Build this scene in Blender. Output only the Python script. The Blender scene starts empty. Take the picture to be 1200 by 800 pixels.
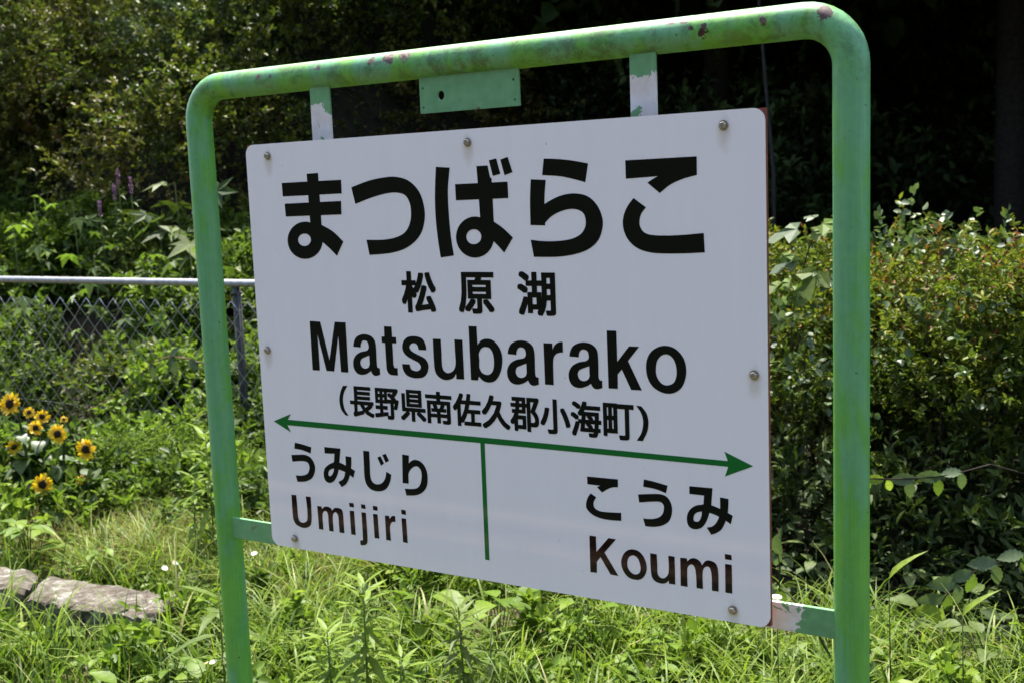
import bpy, bmesh, math, random
import numpy as np
from mathutils import Vector, Matrix
from mathutils.geometry import tessellate_polygon

SC = bpy.context.scene
COL = SC.collection
RNG = np.random.default_rng(11)
random.seed(5)

# ------------------------------------------------------------------ camera
FPX = 1346.94                                   # focal length in pixels of a 1200 px wide picture
CAM = np.array([1.2357, -1.8747, 1.5507])
RX, RROLL, RZ = 1.4401, -0.0397, 0.5532


def rot_cam():
    return (Matrix.Rotation(RZ, 3, 'Z') @ Matrix.Rotation(RX, 3, 'X') @ Matrix.Rotation(RROLL, 3, 'Z'))


RC = np.array(rot_cam())
cam_data = bpy.data.cameras.new('camera')
cam_data.sensor_width = 36.0
cam_data.lens = FPX / 1200.0 * 36.0
cam_data.clip_start = 0.05
cam_data.clip_end = 2000.0
cam_data.dof.use_dof = True
cam_data.dof.focus_distance = 2.25
cam_data.dof.aperture_fstop = 8.0
cam = bpy.data.objects.new('camera', cam_data)
COL.objects.link(cam)
cam.matrix_world = Matrix.Translation(Vector(CAM)) @ rot_cam().to_4x4()
SC.camera = cam

# ------------------------------------------------------------------ light
SUN_EL = math.radians(66)
SUN_AZ = np.array([-0.68, 0.733])               # ground direction towards the sun
SUN_AZ = SUN_AZ / np.linalg.norm(SUN_AZ)
world = bpy.data.worlds.new('World')
SC.world = world
world.use_nodes = True
wn = world.node_tree
sky = wn.nodes.new('ShaderNodeTexSky')
sky.sky_type = 'NISHITA'
sky.sun_disc = False
sky.dust_density = 3.5
sky.sun_elevation = SUN_EL
sky.sun_rotation = math.atan2(SUN_AZ[0], SUN_AZ[1])
bg = wn.nodes['Background']
bg.inputs['Strength'].default_value = 0.15
wn.links.new(sky.outputs['Color'], bg.inputs['Color'])
sun_data = bpy.data.lights.new('sun', 'SUN')
sun_data.energy = 4.5
sun_data.angle = math.radians(0.53)
sun_data.color = (1.0, 0.95, 0.86)
sun = bpy.data.objects.new('sun', sun_data)
COL.objects.link(sun)
sd = Vector((SUN_AZ[0] * math.cos(SUN_EL), SUN_AZ[1] * math.cos(SUN_EL), math.sin(SUN_EL)))
sun.rotation_euler = (-sd).to_track_quat('-Z', 'Y').to_euler()
SC.view_settings.view_transform = 'Standard'
SC.view_settings.look = 'None'
SC.view_settings.gamma = 1.0
SC.view_settings.use_curve_mapping = False
SC.view_settings.exposure = 1.68
SC.cycles.max_bounces = 7
SC.cycles.transparent_max_bounces = 6


# ------------------------------------------------------------------ picture -> place
def ray(x, y):
    return RC @ np.array([(x - 600) / FPX, -(y - 400) / FPX, -1.0])


def on_z(x, y, z=0.0):
    d = ray(x, y)
    return CAM + d * ((z - CAM[2]) / d[2])


def on_y(x, y, yy=0.0):
    d = ray(x, y)
    return CAM + d * ((yy - CAM[1]) / d[1])


def at_d(x, y, dist):
    d = ray(x, y)
    return CAM + d * (dist / math.hypot(d[0], d[1]))


# ------------------------------------------------------------------ helpers
def tag(o, label, cat=None, group=None, kind=None):
    o['label'] = label
    if cat:
        o['category'] = cat
    if group:
        o['group'] = group
    if kind:
        o['kind'] = kind
    return o


def empty(name, loc, rz=0.0):
    o = bpy.data.objects.new(name, None)
    o.empty_display_size = 0.05
    COL.objects.link(o)
    o.location = Vector(loc)
    o.rotation_euler = (0, 0, rz)
    return o


def link(name, me, parent=None, loc=None):
    o = bpy.data.objects.new(name, me)
    COL.objects.link(o)
    if parent is not None:
        o.parent = parent
    if loc is not None:
        o.location = Vector(loc)
    return o


def mesh(name, V, F, mat=None, smooth=False, tint=None):
    me = bpy.data.meshes.new(name)
    me.from_pydata([tuple(v) for v in V], [], [tuple(f) for f in F])
    if tint is not None:
        a = me.attributes.new('tint', 'FLOAT', 'POINT')
        a.data.foreach_set('value', np.asarray(tint, dtype=np.float32))
    if smooth:
        me.polygons.foreach_set('use_smooth', [True] * len(me.polygons))
    if mat:
        me.materials.append(mat)
    me.update()
    return me


def bigmesh(name, V, F, mat, tint=None, smooth=False):
    """V (n,3), F (m,k) with one k; fast path"""
    V = np.ascontiguousarray(V, dtype=np.float32)
    F = np.ascontiguousarray(F, dtype=np.int32)
    me = bpy.data.meshes.new(name)
    me.vertices.add(len(V))
    me.vertices.foreach_set('co', V.ravel())
    m, k = F.shape
    me.loops.add(m * k)
    me.loops.foreach_set('vertex_index', F.ravel())
    me.polygons.add(m)
    me.polygons.foreach_set('loop_start', np.arange(0, m * k, k, dtype=np.int32))
    me.polygons.foreach_set('loop_total', np.full(m, k, dtype=np.int32))
    if smooth:
        me.polygons.foreach_set('use_smooth', np.ones(m, dtype=bool))
    if tint is not None:
        a = me.attributes.new('tint', 'FLOAT', 'POINT')
        a.data.foreach_set('value', np.ascontiguousarray(tint, dtype=np.float32))
    me.materials.append(mat)
    me.update(calc_edges=True)
    return me


def nrm(a):
    return a / np.maximum(np.linalg.norm(a, axis=-1, keepdims=True), 1e-9)


HEX = np.array([[0, 0, 0], [.34, .5, .07], [.72, .34, .03], [1, 0, -.14], [.72, -.34, .03], [.34, -.5, .07]])
HEXF = np.array([[0, 1, 2, 3], [0, 3, 4, 5]])


def leaves(P, D, N, L, W, tint):
    D = nrm(D)
    S = nrm(np.cross(D, N))
    N2 = np.cross(S, D)
    n = len(P)
    T = HEX
    V = (P[:, None, :] + T[None, :, 0, None] * (L[:, None, None] * D[:, None, :])
         + T[None, :, 1, None] * (W[:, None, None] * S[:, None, :])
         + T[None, :, 2, None] * (L[:, None, None] * N2[:, None, :]))
    F = HEXF[None] + (np.arange(n) * len(T))[:, None, None]
    return V.reshape(-1, 3), F.reshape(-1, 4), np.repeat(tint, len(T))


def twig_leaves(B, D, tl, n_leaf, ll, lw, droop=.25, updir=.15, tilt=.45, tint0=None, spread=.9):
    """leaves set along many twigs; B (n,3) bases, D (n,3) directions, tl (n,) lengths"""
    n = len(B)
    t = np.linspace(.12, 1, n_leaf)[None, :] + RNG.uniform(-.04, .04, (n, n_leaf))
    P = (B[:, None, :] + D[:, None, :] * (tl[:, None] * t)[..., None])
    P[..., 2] -= droop * tl[:, None] * t ** 2
    side = nrm(RNG.normal(size=(n, n_leaf, 3)))
    LD = nrm(D[:, None, :] * .55 + side * spread + np.array([0, 0, updir]))
    N = np.array([0, 0, 1.0]) + RNG.normal(size=(n, n_leaf, 3)) * tilt
    sz = RNG.uniform(.65, 1.2, (n, n_leaf))
    tint = RNG.normal(.5, .16, (n, n_leaf)) + (tint0[:, None] if tint0 is not None else 0)
    return leaves(P.reshape(-1, 3), LD.reshape(-1, 3), N.reshape(-1, 3), (sz * ll).ravel(), (sz * lw).ravel(),
                  np.clip(tint, 0, 1).ravel())


def tube(pts, rad, seg=7, V=None, F=None, cap=True):
    V = [] if V is None else V
    F = [] if F is None else F
    pts = [Vector(p) for p in pts]
    n = len(pts)
    if not hasattr(rad, '__len__'):
        rad = [rad] * n
    base = len(V)
    ref = None
    for i, p in enumerate(pts):
        d = (pts[min(i + 1, n - 1)] - pts[max(i - 1, 0)]).normalized()
        if ref is None:
            ref = d.orthogonal().normalized()
        ref = (ref - d * ref.dot(d))
        ref = ref.normalized() if ref.length > 1e-6 else d.orthogonal().normalized()
        b = d.cross(ref)
        for k in range(seg):
            a = 2 * math.pi * k / seg
            V.append(p + (ref * math.cos(a) + b * math.sin(a)) * rad[i])
    for i in range(n - 1):
        for k in range(seg):
            a, c = base + i * seg + k, base + i * seg + (k + 1) % seg
            F.append((a, c, c + seg, a + seg))
    if cap:
        F.append(tuple(base + k for k in range(seg))[::-1])
        F.append(tuple(base + (n - 1) * seg + k for k in range(seg)))
    return V, F


def box(x0, x1, y0, y1, z0, z1):
    V = [(x, y, z) for z in (z0, z1) for y in (y0, y1) for x in (x0, x1)]
    F = [(0, 2, 3, 1), (4, 5, 7, 6), (0, 1, 5, 4), (2, 6, 7, 3), (0, 4, 6, 2), (1, 3, 7, 5)]
    return V, F


def bevel(me, w, seg=2):
    bm = bmesh.new()
    bm.from_mesh(me)
    bmesh.ops.bevel(bm, geom=bm.edges[:], offset=w, segments=seg, affect='EDGES', clamp_overlap=True)
    bm.to_mesh(me)
    bm.free()
    return me


# ------------------------------------------------------------------ materials
def newmat(name):
    m = bpy.data.materials.new(name)
    m.use_nodes = True
    nt = m.node_tree
    return m, nt, nt.nodes['Principled BSDF']


def node(nt, t, **kw):
    n = nt.nodes.new('ShaderNode' + t)
    for k, v in kw.items():
        if k in n.inputs:
            n.inputs[k].default_value = v
        else:
            setattr(n, k, v)
    return n


def ramp(nt, fac, stops):
    r = nt.nodes.new('ShaderNodeValToRGB')
    e = r.color_ramp.elements
    while len(e) < len(stops):
        e.new(.5)
    for el, (p, c) in zip(e, stops):
        el.position = p
        el.color = (*c, 1) if len(c) == 3 else c
    nt.links.new(fac, r.inputs['Fac'])
    return r.outputs['Color']


def noise(nt, vec, scale, detail=4, rough=.55, dist=0.0):
    n = node(nt, 'TexNoise')
    n.inputs['Scale'].default_value = scale
    n.inputs['Detail'].default_value = detail
    n.inputs['Roughness'].default_value = rough
    n.inputs['Distortion'].default_value = dist
    if vec is not None:
        nt.links.new(vec, n.inputs['Vector'])
    return n.outputs['Fac']


def mixc(nt, fac, a, b):
    m = nt.nodes.new('ShaderNodeMix')
    m.data_type = 'RGBA'
    for sock, v in ((m.inputs[0], fac), (m.inputs[6], a), (m.inputs[7], b)):
        if hasattr(v, 'is_linked'):
            nt.links.new(v, sock)
        elif isinstance(v, tuple):
            sock.default_value = (*v, 1)
        else:
            sock.default_value = v
    return m.outputs[2]


def leaf_mat(name, stops, trans=.35, rough=.42, spec=.5):
    m, nt, p = newmat(name)
    at = node(nt, 'Attribute')
    at.attribute_name = 'tint'
    col = ramp(nt, at.outputs['Fac'], stops)
    tc = node(nt, 'TexCoord')
    nz = noise(nt, tc.outputs['Object'], 60, 2)
    hs = node(nt, 'HueSaturation')
    mr = node(nt, 'MapRange')
    nt.links.new(nz, mr.inputs['Value'])
    mr.inputs['From Min'].default_value = .3
    mr.inputs['From Max'].default_value = .7
    mr.inputs['To Min'].default_value = .8
    mr.inputs['To Max'].default_value = 1.2
    nt.links.new(mr.outputs['Result'], hs.inputs['Value'])
    nt.links.new(col, hs.inputs['Color'])
    nt.links.new(hs.outputs['Color'], p.inputs['Base Color'])
    p.inputs['Roughness'].default_value = rough
    p.inputs['Specular IOR Level'].default_value = spec
    tr = node(nt, 'BsdfTranslucent')
    tint = mixc(nt, .3, hs.outputs['Color'], (.15, .26, .012))
    nt.links.new(tint, tr.inputs['Color'])
    mx = node(nt, 'MixShader')
    mx.inputs['Fac'].default_value = trans
    nt.links.new(p.outputs['BSDF'], mx.inputs[1])
    nt.links.new(tr.outputs['BSDF'], mx.inputs[2])
    nt.links.new(mx.outputs['Shader'], nt.nodes['Material Output'].inputs['Surface'])
    return m


def plain(name, col, rough=.6, spec=.5, metal=0.0, var=.0, scale=20, bump=0.0):
    m, nt, p = newmat(name)
    p.inputs['Base Color'].default_value = (*col, 1)
    p.inputs['Roughness'].default_value = rough
    p.inputs['Specular IOR Level'].default_value = spec
    p.inputs['Metallic'].default_value = metal
    tc = node(nt, 'TexCoord')
    if var:
        f = noise(nt, tc.outputs['Object'], scale, 5)
        c = ramp(nt, f, [(.3, tuple(v * (1 - var) for v in col)), (.7, tuple(min(1, v * (1 + var)) for v in col))])
        nt.links.new(c, p.inputs['Base Color'])
    if bump:
        f = noise(nt, tc.outputs['Object'], scale * 2, 6)
        b = node(nt, 'Bump')
        b.inputs['Strength'].default_value = bump
        b.inputs['Distance'].default_value = .004
        nt.links.new(f, b.inputs['Height'])
        nt.links.new(b.outputs['Normal'], p.inputs['Normal'])
    return m


M = {}
M['leaf_bank'] = leaf_mat('leaf_bank', [(.0, (0.0227, 0.0403, 0.0082)), (.45, (0.0566, 0.0806, 0.0137)), (.75, (0.1246, 0.1389, 0.0205)), (1, (0.2104, 0.1971, 0.0308))], .34, .5, .22)
M['leaf_red'] = leaf_mat('leaf_red', [(.0, (0.1190, 0.0195, 0.0086)), (.3, (0.0666, 0.0624, 0.0144)), (.75, (0.1249, 0.1170, 0.0216)), (1, (0.1870, 0.1638, 0.0288))], .34, .5, .22)
M['leaf_grey'] = leaf_mat('leaf_grey', [(.0, (0.0246, 0.0510, 0.0200)), (.5, (0.0656, 0.1062, 0.0440)), (1, (0.1312, 0.1700, 0.0800))], .28, .45, .35)
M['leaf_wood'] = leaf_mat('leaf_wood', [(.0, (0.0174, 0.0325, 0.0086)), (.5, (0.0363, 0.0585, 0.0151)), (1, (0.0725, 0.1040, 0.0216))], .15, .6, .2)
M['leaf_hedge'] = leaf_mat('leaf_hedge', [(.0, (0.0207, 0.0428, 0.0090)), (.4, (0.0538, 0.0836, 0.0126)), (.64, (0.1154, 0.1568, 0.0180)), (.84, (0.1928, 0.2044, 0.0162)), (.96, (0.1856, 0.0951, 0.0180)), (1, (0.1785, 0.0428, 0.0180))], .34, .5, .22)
M['leaf_weed'] = leaf_mat('leaf_weed', [(.0, (0.0186, 0.0430, 0.0092)), (.45, (0.0464, 0.0860, 0.0153)), (.8, (0.1021, 0.1548, 0.0229)), (1, (0.1763, 0.2236, 0.0344))], .42, .5, .22)
M['leaf_bright'] = leaf_mat('leaf_bright', [(.0, (0.0390, 0.0825, 0.0097)), (.5, (0.1072, 0.1843, 0.0178)), (1, (0.2241, 0.3007, 0.0365))], .45, .5, .22)
M['grass'] = leaf_mat('grass_blade', [(.0, (0.0285, 0.0630, 0.0081)), (.45, (0.0904, 0.1600, 0.0146)), (.8, (0.1807, 0.2522, 0.0243)), (.93, (0.2250, 0.2716, 0.0486)), (1, (0.2952, 0.2813, 0.1053))], .45, .5, .22)
M['dry_grass'] = leaf_mat('dry_grass', [(.0, (0.0812, 0.0900, 0.0180)), (.4, (0.1856, 0.2000, 0.0360)), (.7, (0.2800, 0.2400, 0.0810)), (1, (0.3800, 0.2900, 0.1260))], .33, .55, .25)
M['leaf_dock'] = leaf_mat('leaf_dock', [(.0, (0.1160, 0.1500, 0.0270)), (1, (0.2900, 0.3000, 0.0900))], .25, .55, .3)
M['stem_green'] = plain('stem_green', (.03, .05, .014), .85, .15, var=.3)
M['stem_bright'] = plain('stem_bright', (.10, .155, .03), .55, var=.25)
M['stem_red'] = plain('stem_red', (.11, .04, .025), .55, var=.3)
M['bark'] = plain('bark', (.026, .02, .015), .9, .2, var=.4, scale=30, bump=.6)
M['galv'] = plain('galvanised_steel', (.40, .41, .42), .42, .5, .75, var=.2, scale=40)
M['galv_rail'] = plain('dull_zinc', (.30, .31, .33), .5, .5, .5, var=.25, scale=30)
M['galv_dark'] = plain('weathered_steel', (.06, .06, .06), .7, .4, .2, var=.3, scale=40)
M['petal'] = leaf_mat('petal', [(.0, (.6, .28, .008)), (.5, (.75, .45, .01)), (1, (.8, .55, .02))], .35, .5)
M['disc'] = plain('disc', (.02, .012, .008), .9, .2, var=.4, scale=300, bump=.5)
M['purple'] = leaf_mat('purple_petal', [(0, (.16, .05, .17)), (1, (.32, .14, .33))], .3)
M['white_petal'] = leaf_mat('white_petal', [(0, (.45, .45, .43)), (1, (.55, .55, .53))], .2)
M['yolk'] = plain('daisy_yellow', (.7, .4, .02), .7)
M['plastic'] = plain('plastic_film', (.55, .58, .62), .25, .6, var=.15, scale=8)
M['ballast'] = plain('ballast', (.155, .10, .066), .9, .2, var=.5, scale=40, bump=1)
M['rail'] = plain('rail_steel', (.16, .09, .06), .5, .5, .5, var=.3)


# ================================================================== the ground
def sstep(a, b, x):
    t = np.clip((x - a) / (b - a), 0, 1)
    return t * t * (3 - 2 * t)


def ground_z(x, y):
    x = np.asarray(x, float)
    y = np.asarray(y, float)
    foot = 4.6 + 5.2 * sstep(-6.2, -3.2, x)
    s = np.maximum(y - foot, 0)
    z = np.minimum(s * 1.15, 4.5 + .15 * s) * sstep(0, .8, s)
    z = z + (1 - .55 * sstep(-2.6, -1.0, x)) * .85 * sstep(2.9, 5.2, y)
    z = z + .03 * np.sin(2.3 * x + .5) * np.sin(1.9 * y + 1) * sstep(.6, 1.5, y)
    z = z - .95 * sstep(-2.22, -2.26, y) + .5 * sstep(-6.2, -7.5, y)
    z = z + np.maximum(-y - 13, 0) * .55 * sstep(-13, -20, y)
    return z


def terrain():
    xs = np.concatenate([np.linspace(-260, -16, 18), np.linspace(-15, 12, 109), np.linspace(13, 260, 18)])
    ys = np.concatenate([np.linspace(-120, -20, 14), np.linspace(-19, -3, 17), [-2.6, -2.26, -2.22], np.linspace(-2, 16, 91), np.linspace(17, 260, 16)])
    X, Y = np.meshgrid(xs, ys)
    Z = ground_z(X, Y)
    V = np.stack([X, Y, Z], -1).reshape(-1, 3)
    nx, ny = len(xs), len(ys)
    i = (np.arange(ny - 1)[:, None] * nx + np.arange(nx - 1)[None]).ravel()
    F = np.stack([i, i + 1, i + nx + 1, i + nx], -1)
    m, nt, p = newmat('soil')
    tc = node(nt, 'TexCoord')
    f = noise(nt, tc.outputs['Object'], 3.5, 8, .65)
    c = ramp(nt, f, [(.3, (.045, .04, .022)), (.5, (.075, .07, .03)), (.7, (.12, .095, .055))])
    sx = node(nt, 'SeparateXYZ')
    nt.links.new(tc.outputs['Object'], sx.inputs[0])
    far = node(nt, 'MapRange', clamp=True)
    nt.links.new(sx.outputs['Y'], far.inputs['Value'])
    far.inputs['From Min'].default_value = -5.3
    far.inputs['From Max'].default_value = -5.8
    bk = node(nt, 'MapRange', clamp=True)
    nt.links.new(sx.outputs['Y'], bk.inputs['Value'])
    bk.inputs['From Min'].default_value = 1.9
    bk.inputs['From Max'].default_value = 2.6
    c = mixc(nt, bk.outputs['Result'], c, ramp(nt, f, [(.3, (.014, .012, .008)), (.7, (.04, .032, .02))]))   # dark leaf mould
    c = mixc(nt, far.outputs['Result'], c, ramp(nt, f, [(.3, (.007, .010, .005)), (.7, (.016, .022, .010))]))   # wooded hillside across the line
    nt.links.new(c, p.inputs['Base Color'])
    p.inputs['Roughness'].default_value = .95
    p.inputs['Specular IOR Level'].default_value = .15
    b = node(nt, 'Bump')
    b.inputs['Strength'].default_value = .8
    b.inputs['Distance'].default_value = .02
    nt.links.new(noise(nt, tc.outputs['Object'], 30, 6), b.inputs['Height'])
    nt.links.new(b.outputs['Normal'], p.inputs['Normal'])
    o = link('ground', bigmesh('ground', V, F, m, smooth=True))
    tag(o, 'earth ground rising into a bank behind the fence', kind='structure')


terrain()
V, F = box(-60, 60, -5.3, -2.28, -.99, -.86)
tag(link('track_bed', mesh('track_bed', V, F, M['ballast'])), 'rusty brown ballast of the railway track', kind='structure')
for yy in (-3.6, -4.667):
    V, F = [], []
    prof = [(-.06, 0), (.06, 0), (.06, .015), (.012, .03), (.012, .1), (.033, .11), (.033, .145), (-.033, .145), (-.033, .11), (-.012, .1), (-.012, .03), (-.06, .015)]
    for x in (-60, 60):
        V += [(x, yy + a, -.862 + b) for a, b in prof]
    k = len(prof)
    F = [(i, (i + 1) % k, k + (i + 1) % k, k + i) for i in range(k)] + [tuple(range(k)), tuple(range(2 * k - 1, k - 1, -1))]
    tag(link('rail', mesh('rail', V, F, M['rail'])), 'rusty steel rail on the brown ballast in front of the platform', 'rail', 'rails of the track')


# ================================================================== the sign
def paint_mat():
    m, nt, p = newmat('green_paint')
    tc = node(nt, 'TexCoord')
    ob = tc.outputs['Object']
    mp = node(nt, 'Mapping')
    nt.links.new(ob, mp.inputs['Vector'])
    mp.inputs['Scale'].default_value = (11, 11, 3.6)
    streak = noise(nt, mp.outputs['Vector'], 1.0, 7, .62, .5)
    base = ramp(nt, streak, [(.40, (.125, .34, .185)), (.485, (.115, .34, .135)), (.53, (.10, .335, .038)), (.64, (.14, .385, .022))])
    fine = noise(nt, ob, 55, 5, .6)
    base = mixc(nt, .22, base, ramp(nt, fine, [(.3, (.04, .20, .07)), (.7, (.15, .40, .15))]))
    mb = node(nt, 'Mapping')
    nt.links.new(ob, mb.inputs['Vector'])
    mb.inputs['Scale'].default_value = (60, 60, 2.5)
    base = mixc(nt, .16, base, ramp(nt, noise(nt, mb.outputs['Vector'], 3, 4, .6), [(.38, (.05, .24, .07)), (.62, (.17, .42, .12))]))
    # dirt on the top rail: blotches of their own shape
    sep = node(nt, 'SeparateXYZ')
    nt.links.new(ob, sep.inputs[0])
    top = node(nt, 'MapRange', clamp=True)
    nt.links.new(sep.outputs['Z'], top.inputs['Value'])
    top.inputs['From Min'].default_value = 1.66
    top.inputs['From Max'].default_value = 1.79
    blot = noise(nt, ob, 20, 10, .78, .4)
    bl = ramp(nt, blot, [(.475, (0, 0, 0)), (.58, (1, 1, 1))])
    mul = node(nt, 'Math', operation='MULTIPLY')
    nt.links.new(bl, mul.inputs[0])
    nt.links.new(top.outputs['Result'], mul.inputs[1])
    mul2 = node(nt, 'Math', operation='MULTIPLY')
    nt.links.new(mul.outputs[0], mul2.inputs[0])
    mul2.inputs[1].default_value = .62
    base = mixc(nt, mul2.outputs[0], base, (.045, .075, .025))
    # yellow-green lichen on the rail
    li = ramp(nt, noise(nt, ob, 5, 5, .6), [(.52, (0, 0, 0)), (.62, (1, 1, 1))])
    mul3 = node(nt, 'Math', operation='MULTIPLY')
    nt.links.new(li, mul3.inputs[0])
    nt.links.new(top.outputs['Result'], mul3.inputs[1])
    mul4 = node(nt, 'Math', operation='MULTIPLY')
    nt.links.new(mul3.outputs[0], mul4.inputs[0])
    mul4.inputs[1].default_value = .28
    base = mixc(nt, mul4.outputs[0], base, (.17, .40, .04))
    # flaked patches down to primer and rust (x, y, z, radius) in sign coordinates
    jit = noise(nt, ob, 48, 6, .75, .6)
    rust = None
    for (c, r, kind) in RUST:
        d = node(nt, 'VectorMath', operation='DISTANCE')
        nt.links.new(ob, d.inputs[0])
        d.inputs[1].default_value = c
        a = node(nt, 'Math', operation='MULTIPLY_ADD')
        nt.links.new(jit, a.inputs[0])
        a.inputs[1].default_value = -r * 3.6
        nt.links.new(d.outputs['Value'], a.inputs[2])
        lt = node(nt, 'Math', operation='LESS_THAN')
        nt.links.new(a.outputs[0], lt.inputs[0])
        lt.inputs[1].default_value = -r * .85
        base = mixc(nt, lt.outputs[0], base, ramp(nt, noise(nt, ob, 90, 4), [(.35, (.03, .010, .006)), (.6, (.06, .019, .011)), (.78, (.11, .05, .032))]) if kind else ramp(nt, noise(nt, ob, 120, 4), [(.40, (.03, .027, .02)), (.54, (.15, .095, .06)), (.72, (.28, .24, .18))]))
    sp = ramp(nt, noise(nt, ob, 95, 3, .6), [(.70, (0, 0, 0)), (.74, (1, 1, 1))])
    base = mixc(nt, sp, base, (.05, .05, .03))
    nt.links.new(base, p.inputs['Base Color'])
    p.inputs['Roughness'].default_value = .45
    p.inputs['Specular IOR Level'].default_value = .45
    b0 = node(nt, 'Bump')
    b0.inputs['Strength'].default_value = .3
    b0.inputs['Distance'].default_value = .0012
    nt.links.new(noise(nt, mb.outputs['Vector'], 2, 5, .65), b0.inputs['Height'])
    b = node(nt, 'Bump')
    nt.links.new(b0.outputs['Normal'], b.inputs['Normal'])
    b.inputs['Strength'].default_value = .5
    b.inputs['Distance'].default_value = .0015
    nt.links.new(noise(nt, ob, 45, 6, .65), b.inputs['Height'])
    nt.links.new(b.outputs['Normal'], p.inputs['Normal'])
    return m


def flaked_mat(name, cut, zcut=None):
    m, nt, p = newmat(name)
    tc = node(nt, 'TexCoord')
    ob = tc.outputs['Object']
    f = noise(nt, ob, 16, 5, .6, .5)
    k = ramp(nt, f, [(cut - .006, (0, 0, 0)), (cut + .006, (1, 1, 1))])
    if zcut:
        sz_ = node(nt, 'SeparateXYZ')
        nt.links.new(ob, sz_.inputs[0])
        ma = node(nt, 'Math', operation='MULTIPLY_ADD')
        nt.links.new(noise(nt, ob, 45, 5, .65), ma.inputs[0])
        ma.inputs[1].default_value = .06
        nt.links.new(sz_.outputs['Z'], ma.inputs[2])
        gt = node(nt, 'Math', operation='GREATER_THAN')
        nt.links.new(ma.outputs[0], gt.inputs[0])
        gt.inputs[1].default_value = zcut
        mx_ = node(nt, 'Math', operation='MAXIMUM')
        nt.links.new(gt.outputs[0], mx_.inputs[0])
        nt.links.new(k, mx_.inputs[1])
        k = mx_.outputs[0]
    white = ramp(nt, noise(nt, ob, 30, 5), [(.35, (.62, .58, .53)), (.65, (.74, .74, .74))])
    green = ramp(nt, noise(nt, ob, 40, 4), [(.3, (.11, .29, .125)), (.7, (.155, .37, .17))])
    c = mixc(nt, k, white, green)
    ru = ramp(nt, noise(nt, ob, 26, 7, .7, 1.0), [(.64, (0, 0, 0)), (.70, (1, 1, 1))])
    c = mixc(nt, ru, c, (.13, .05, .03))
    nt.links.new(c, p.inputs['Base Color'])
    p.inputs['Roughness'].default_value = .5
    b = node(nt, 'Bump')
    b.inputs['Strength'].default_value = .5
    b.inputs['Distance'].default_value = .001
    nt.links.new(f, b.inputs['Height'])
    nt.links.new(b.outputs['Normal'], p.inputs['Normal'])
    return m


ZB = 1.22                     # height of the board centre
BW, BH = 1.1755, 0.90
PD, PXL, PXR, PR, PZT = 0.0589, -0.7849, 0.7141, 0.030, 0.5899 + ZB
RUST = []
for px, py, r, kind in ((474, 63, .014, 0), (455, 68, .016, 0), (436, 72, .009, 0), (823, 40, .010, 1), (811, 34, .005, 1), (825, 31, .005, 1), (967, 12, .013, 1), (303, 91, .006, 0), (318, 90, .005, 0), (372, 80, .008, 0), (370, 72, .006, 0), (895, 25, .007, 0), (785, 25, .010, 0), (800, 22, .008, 0)):
    q = on_y(px, py, PD - .026)
    RUST.append((tuple(q), r, kind))
M['paint'] = paint_mat()
M['flaked'] = flaked_mat('flaked_paint', .51)
M['flaked_hanger'] = flaked_mat('flaked_hanger_paint', .60, 1.775)
M['flaked_green'] = flaked_mat('worn_green_paint', .30)
M['primer'] = plain('red_primer', (.22, .045, .03), .7, var=.3, scale=60)
M['bolt'] = plain('stainless_bolt', (.42, .38, .32), .35, .5, .85, var=.15, scale=200)


def board_mat():
    m, nt, p = newmat('board_enamel')
    tc = node(nt, 'TexCoord')
    mp = node(nt, 'Mapping')
    nt.links.new(tc.outputs['Object'], mp.inputs['Vector'])
    mp.inputs['Scale'].default_value = (14, 1, 1.2)
    f = noise(nt, mp.outputs['Vector'], 1.5, 6, .6)
    c = ramp(nt, f, [(.3, (.79, .765, .785)), (.7, (.82, .795, .81))])
    nt.links.new(c, p.inputs['Base Color'])
    # rain stains running down from the bolts, a few specks
    jz = noise(nt, tc.outputs['Object'], 70, 4, .6)
    for q in BOLTS:
        sb_ = node(nt, 'VectorMath', operation='SUBTRACT')
        nt.links.new(tc.outputs['Object'], sb_.inputs[0])
        sb_.inputs[1].default_value = (q[0], q[1], q[2] - .014)
        ml = node(nt, 'VectorMath', operation='MULTIPLY')
        nt.links.new(sb_.outputs[0], ml.inputs[0])
        ml.inputs[1].default_value = (1, 0, .42)
        ln = node(nt, 'VectorMath', operation='LENGTH')
        nt.links.new(ml.outputs[0], ln.inputs[0])
        md = node(nt, 'Math', operation='MULTIPLY_ADD')
        nt.links.new(jz, md.inputs[0])
        md.inputs[1].default_value = .012
        nt.links.new(ln.outputs['Value'], md.inputs[2])
        st = node(nt, 'MapRange', clamp=True)
        nt.links.new(md.outputs[0], st.inputs['Value'])
        st.inputs['From Min'].default_value = .021
        st.inputs['From Max'].default_value = .012
        st.inputs['To Max'].default_value = .45
        c = mixc(nt, st.outputs['Result'], c, (.52, .46, .36))
    sk = ramp(nt, noise(nt, tc.outputs['Object'], 75, 2, .5), [(.755, (0, 0, 0)), (.77, (1, 1, 1))])
    c = mixc(nt, sk, c, (.45, .44, .42))
    nt.links.new(c, p.inputs['Base Color'])
    p.inputs['Roughness'].default_value = .30
    p.inputs['Coat Weight'].default_value = 1.0
    p.inputs['Coat Roughness'].default_value = .035
    p.inputs['Coat IOR'].default_value = 1.5
    p.inputs['Specular IOR Level'].default_value = .2
    return m


def vinyl(name, col):
    m, nt, p = newmat(name)
    p.inputs['Base Color'].default_value = (*col, 1)
    p.inputs['Roughness'].default_value = .4
    p.inputs['Specular IOR Level'].default_value = .0
    p.inputs['Coat Weight'].default_value = .8
    p.inputs['Coat Roughness'].default_value = .04
    p.inputs['Coat IOR'].default_value = 1.45
    return m


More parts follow.
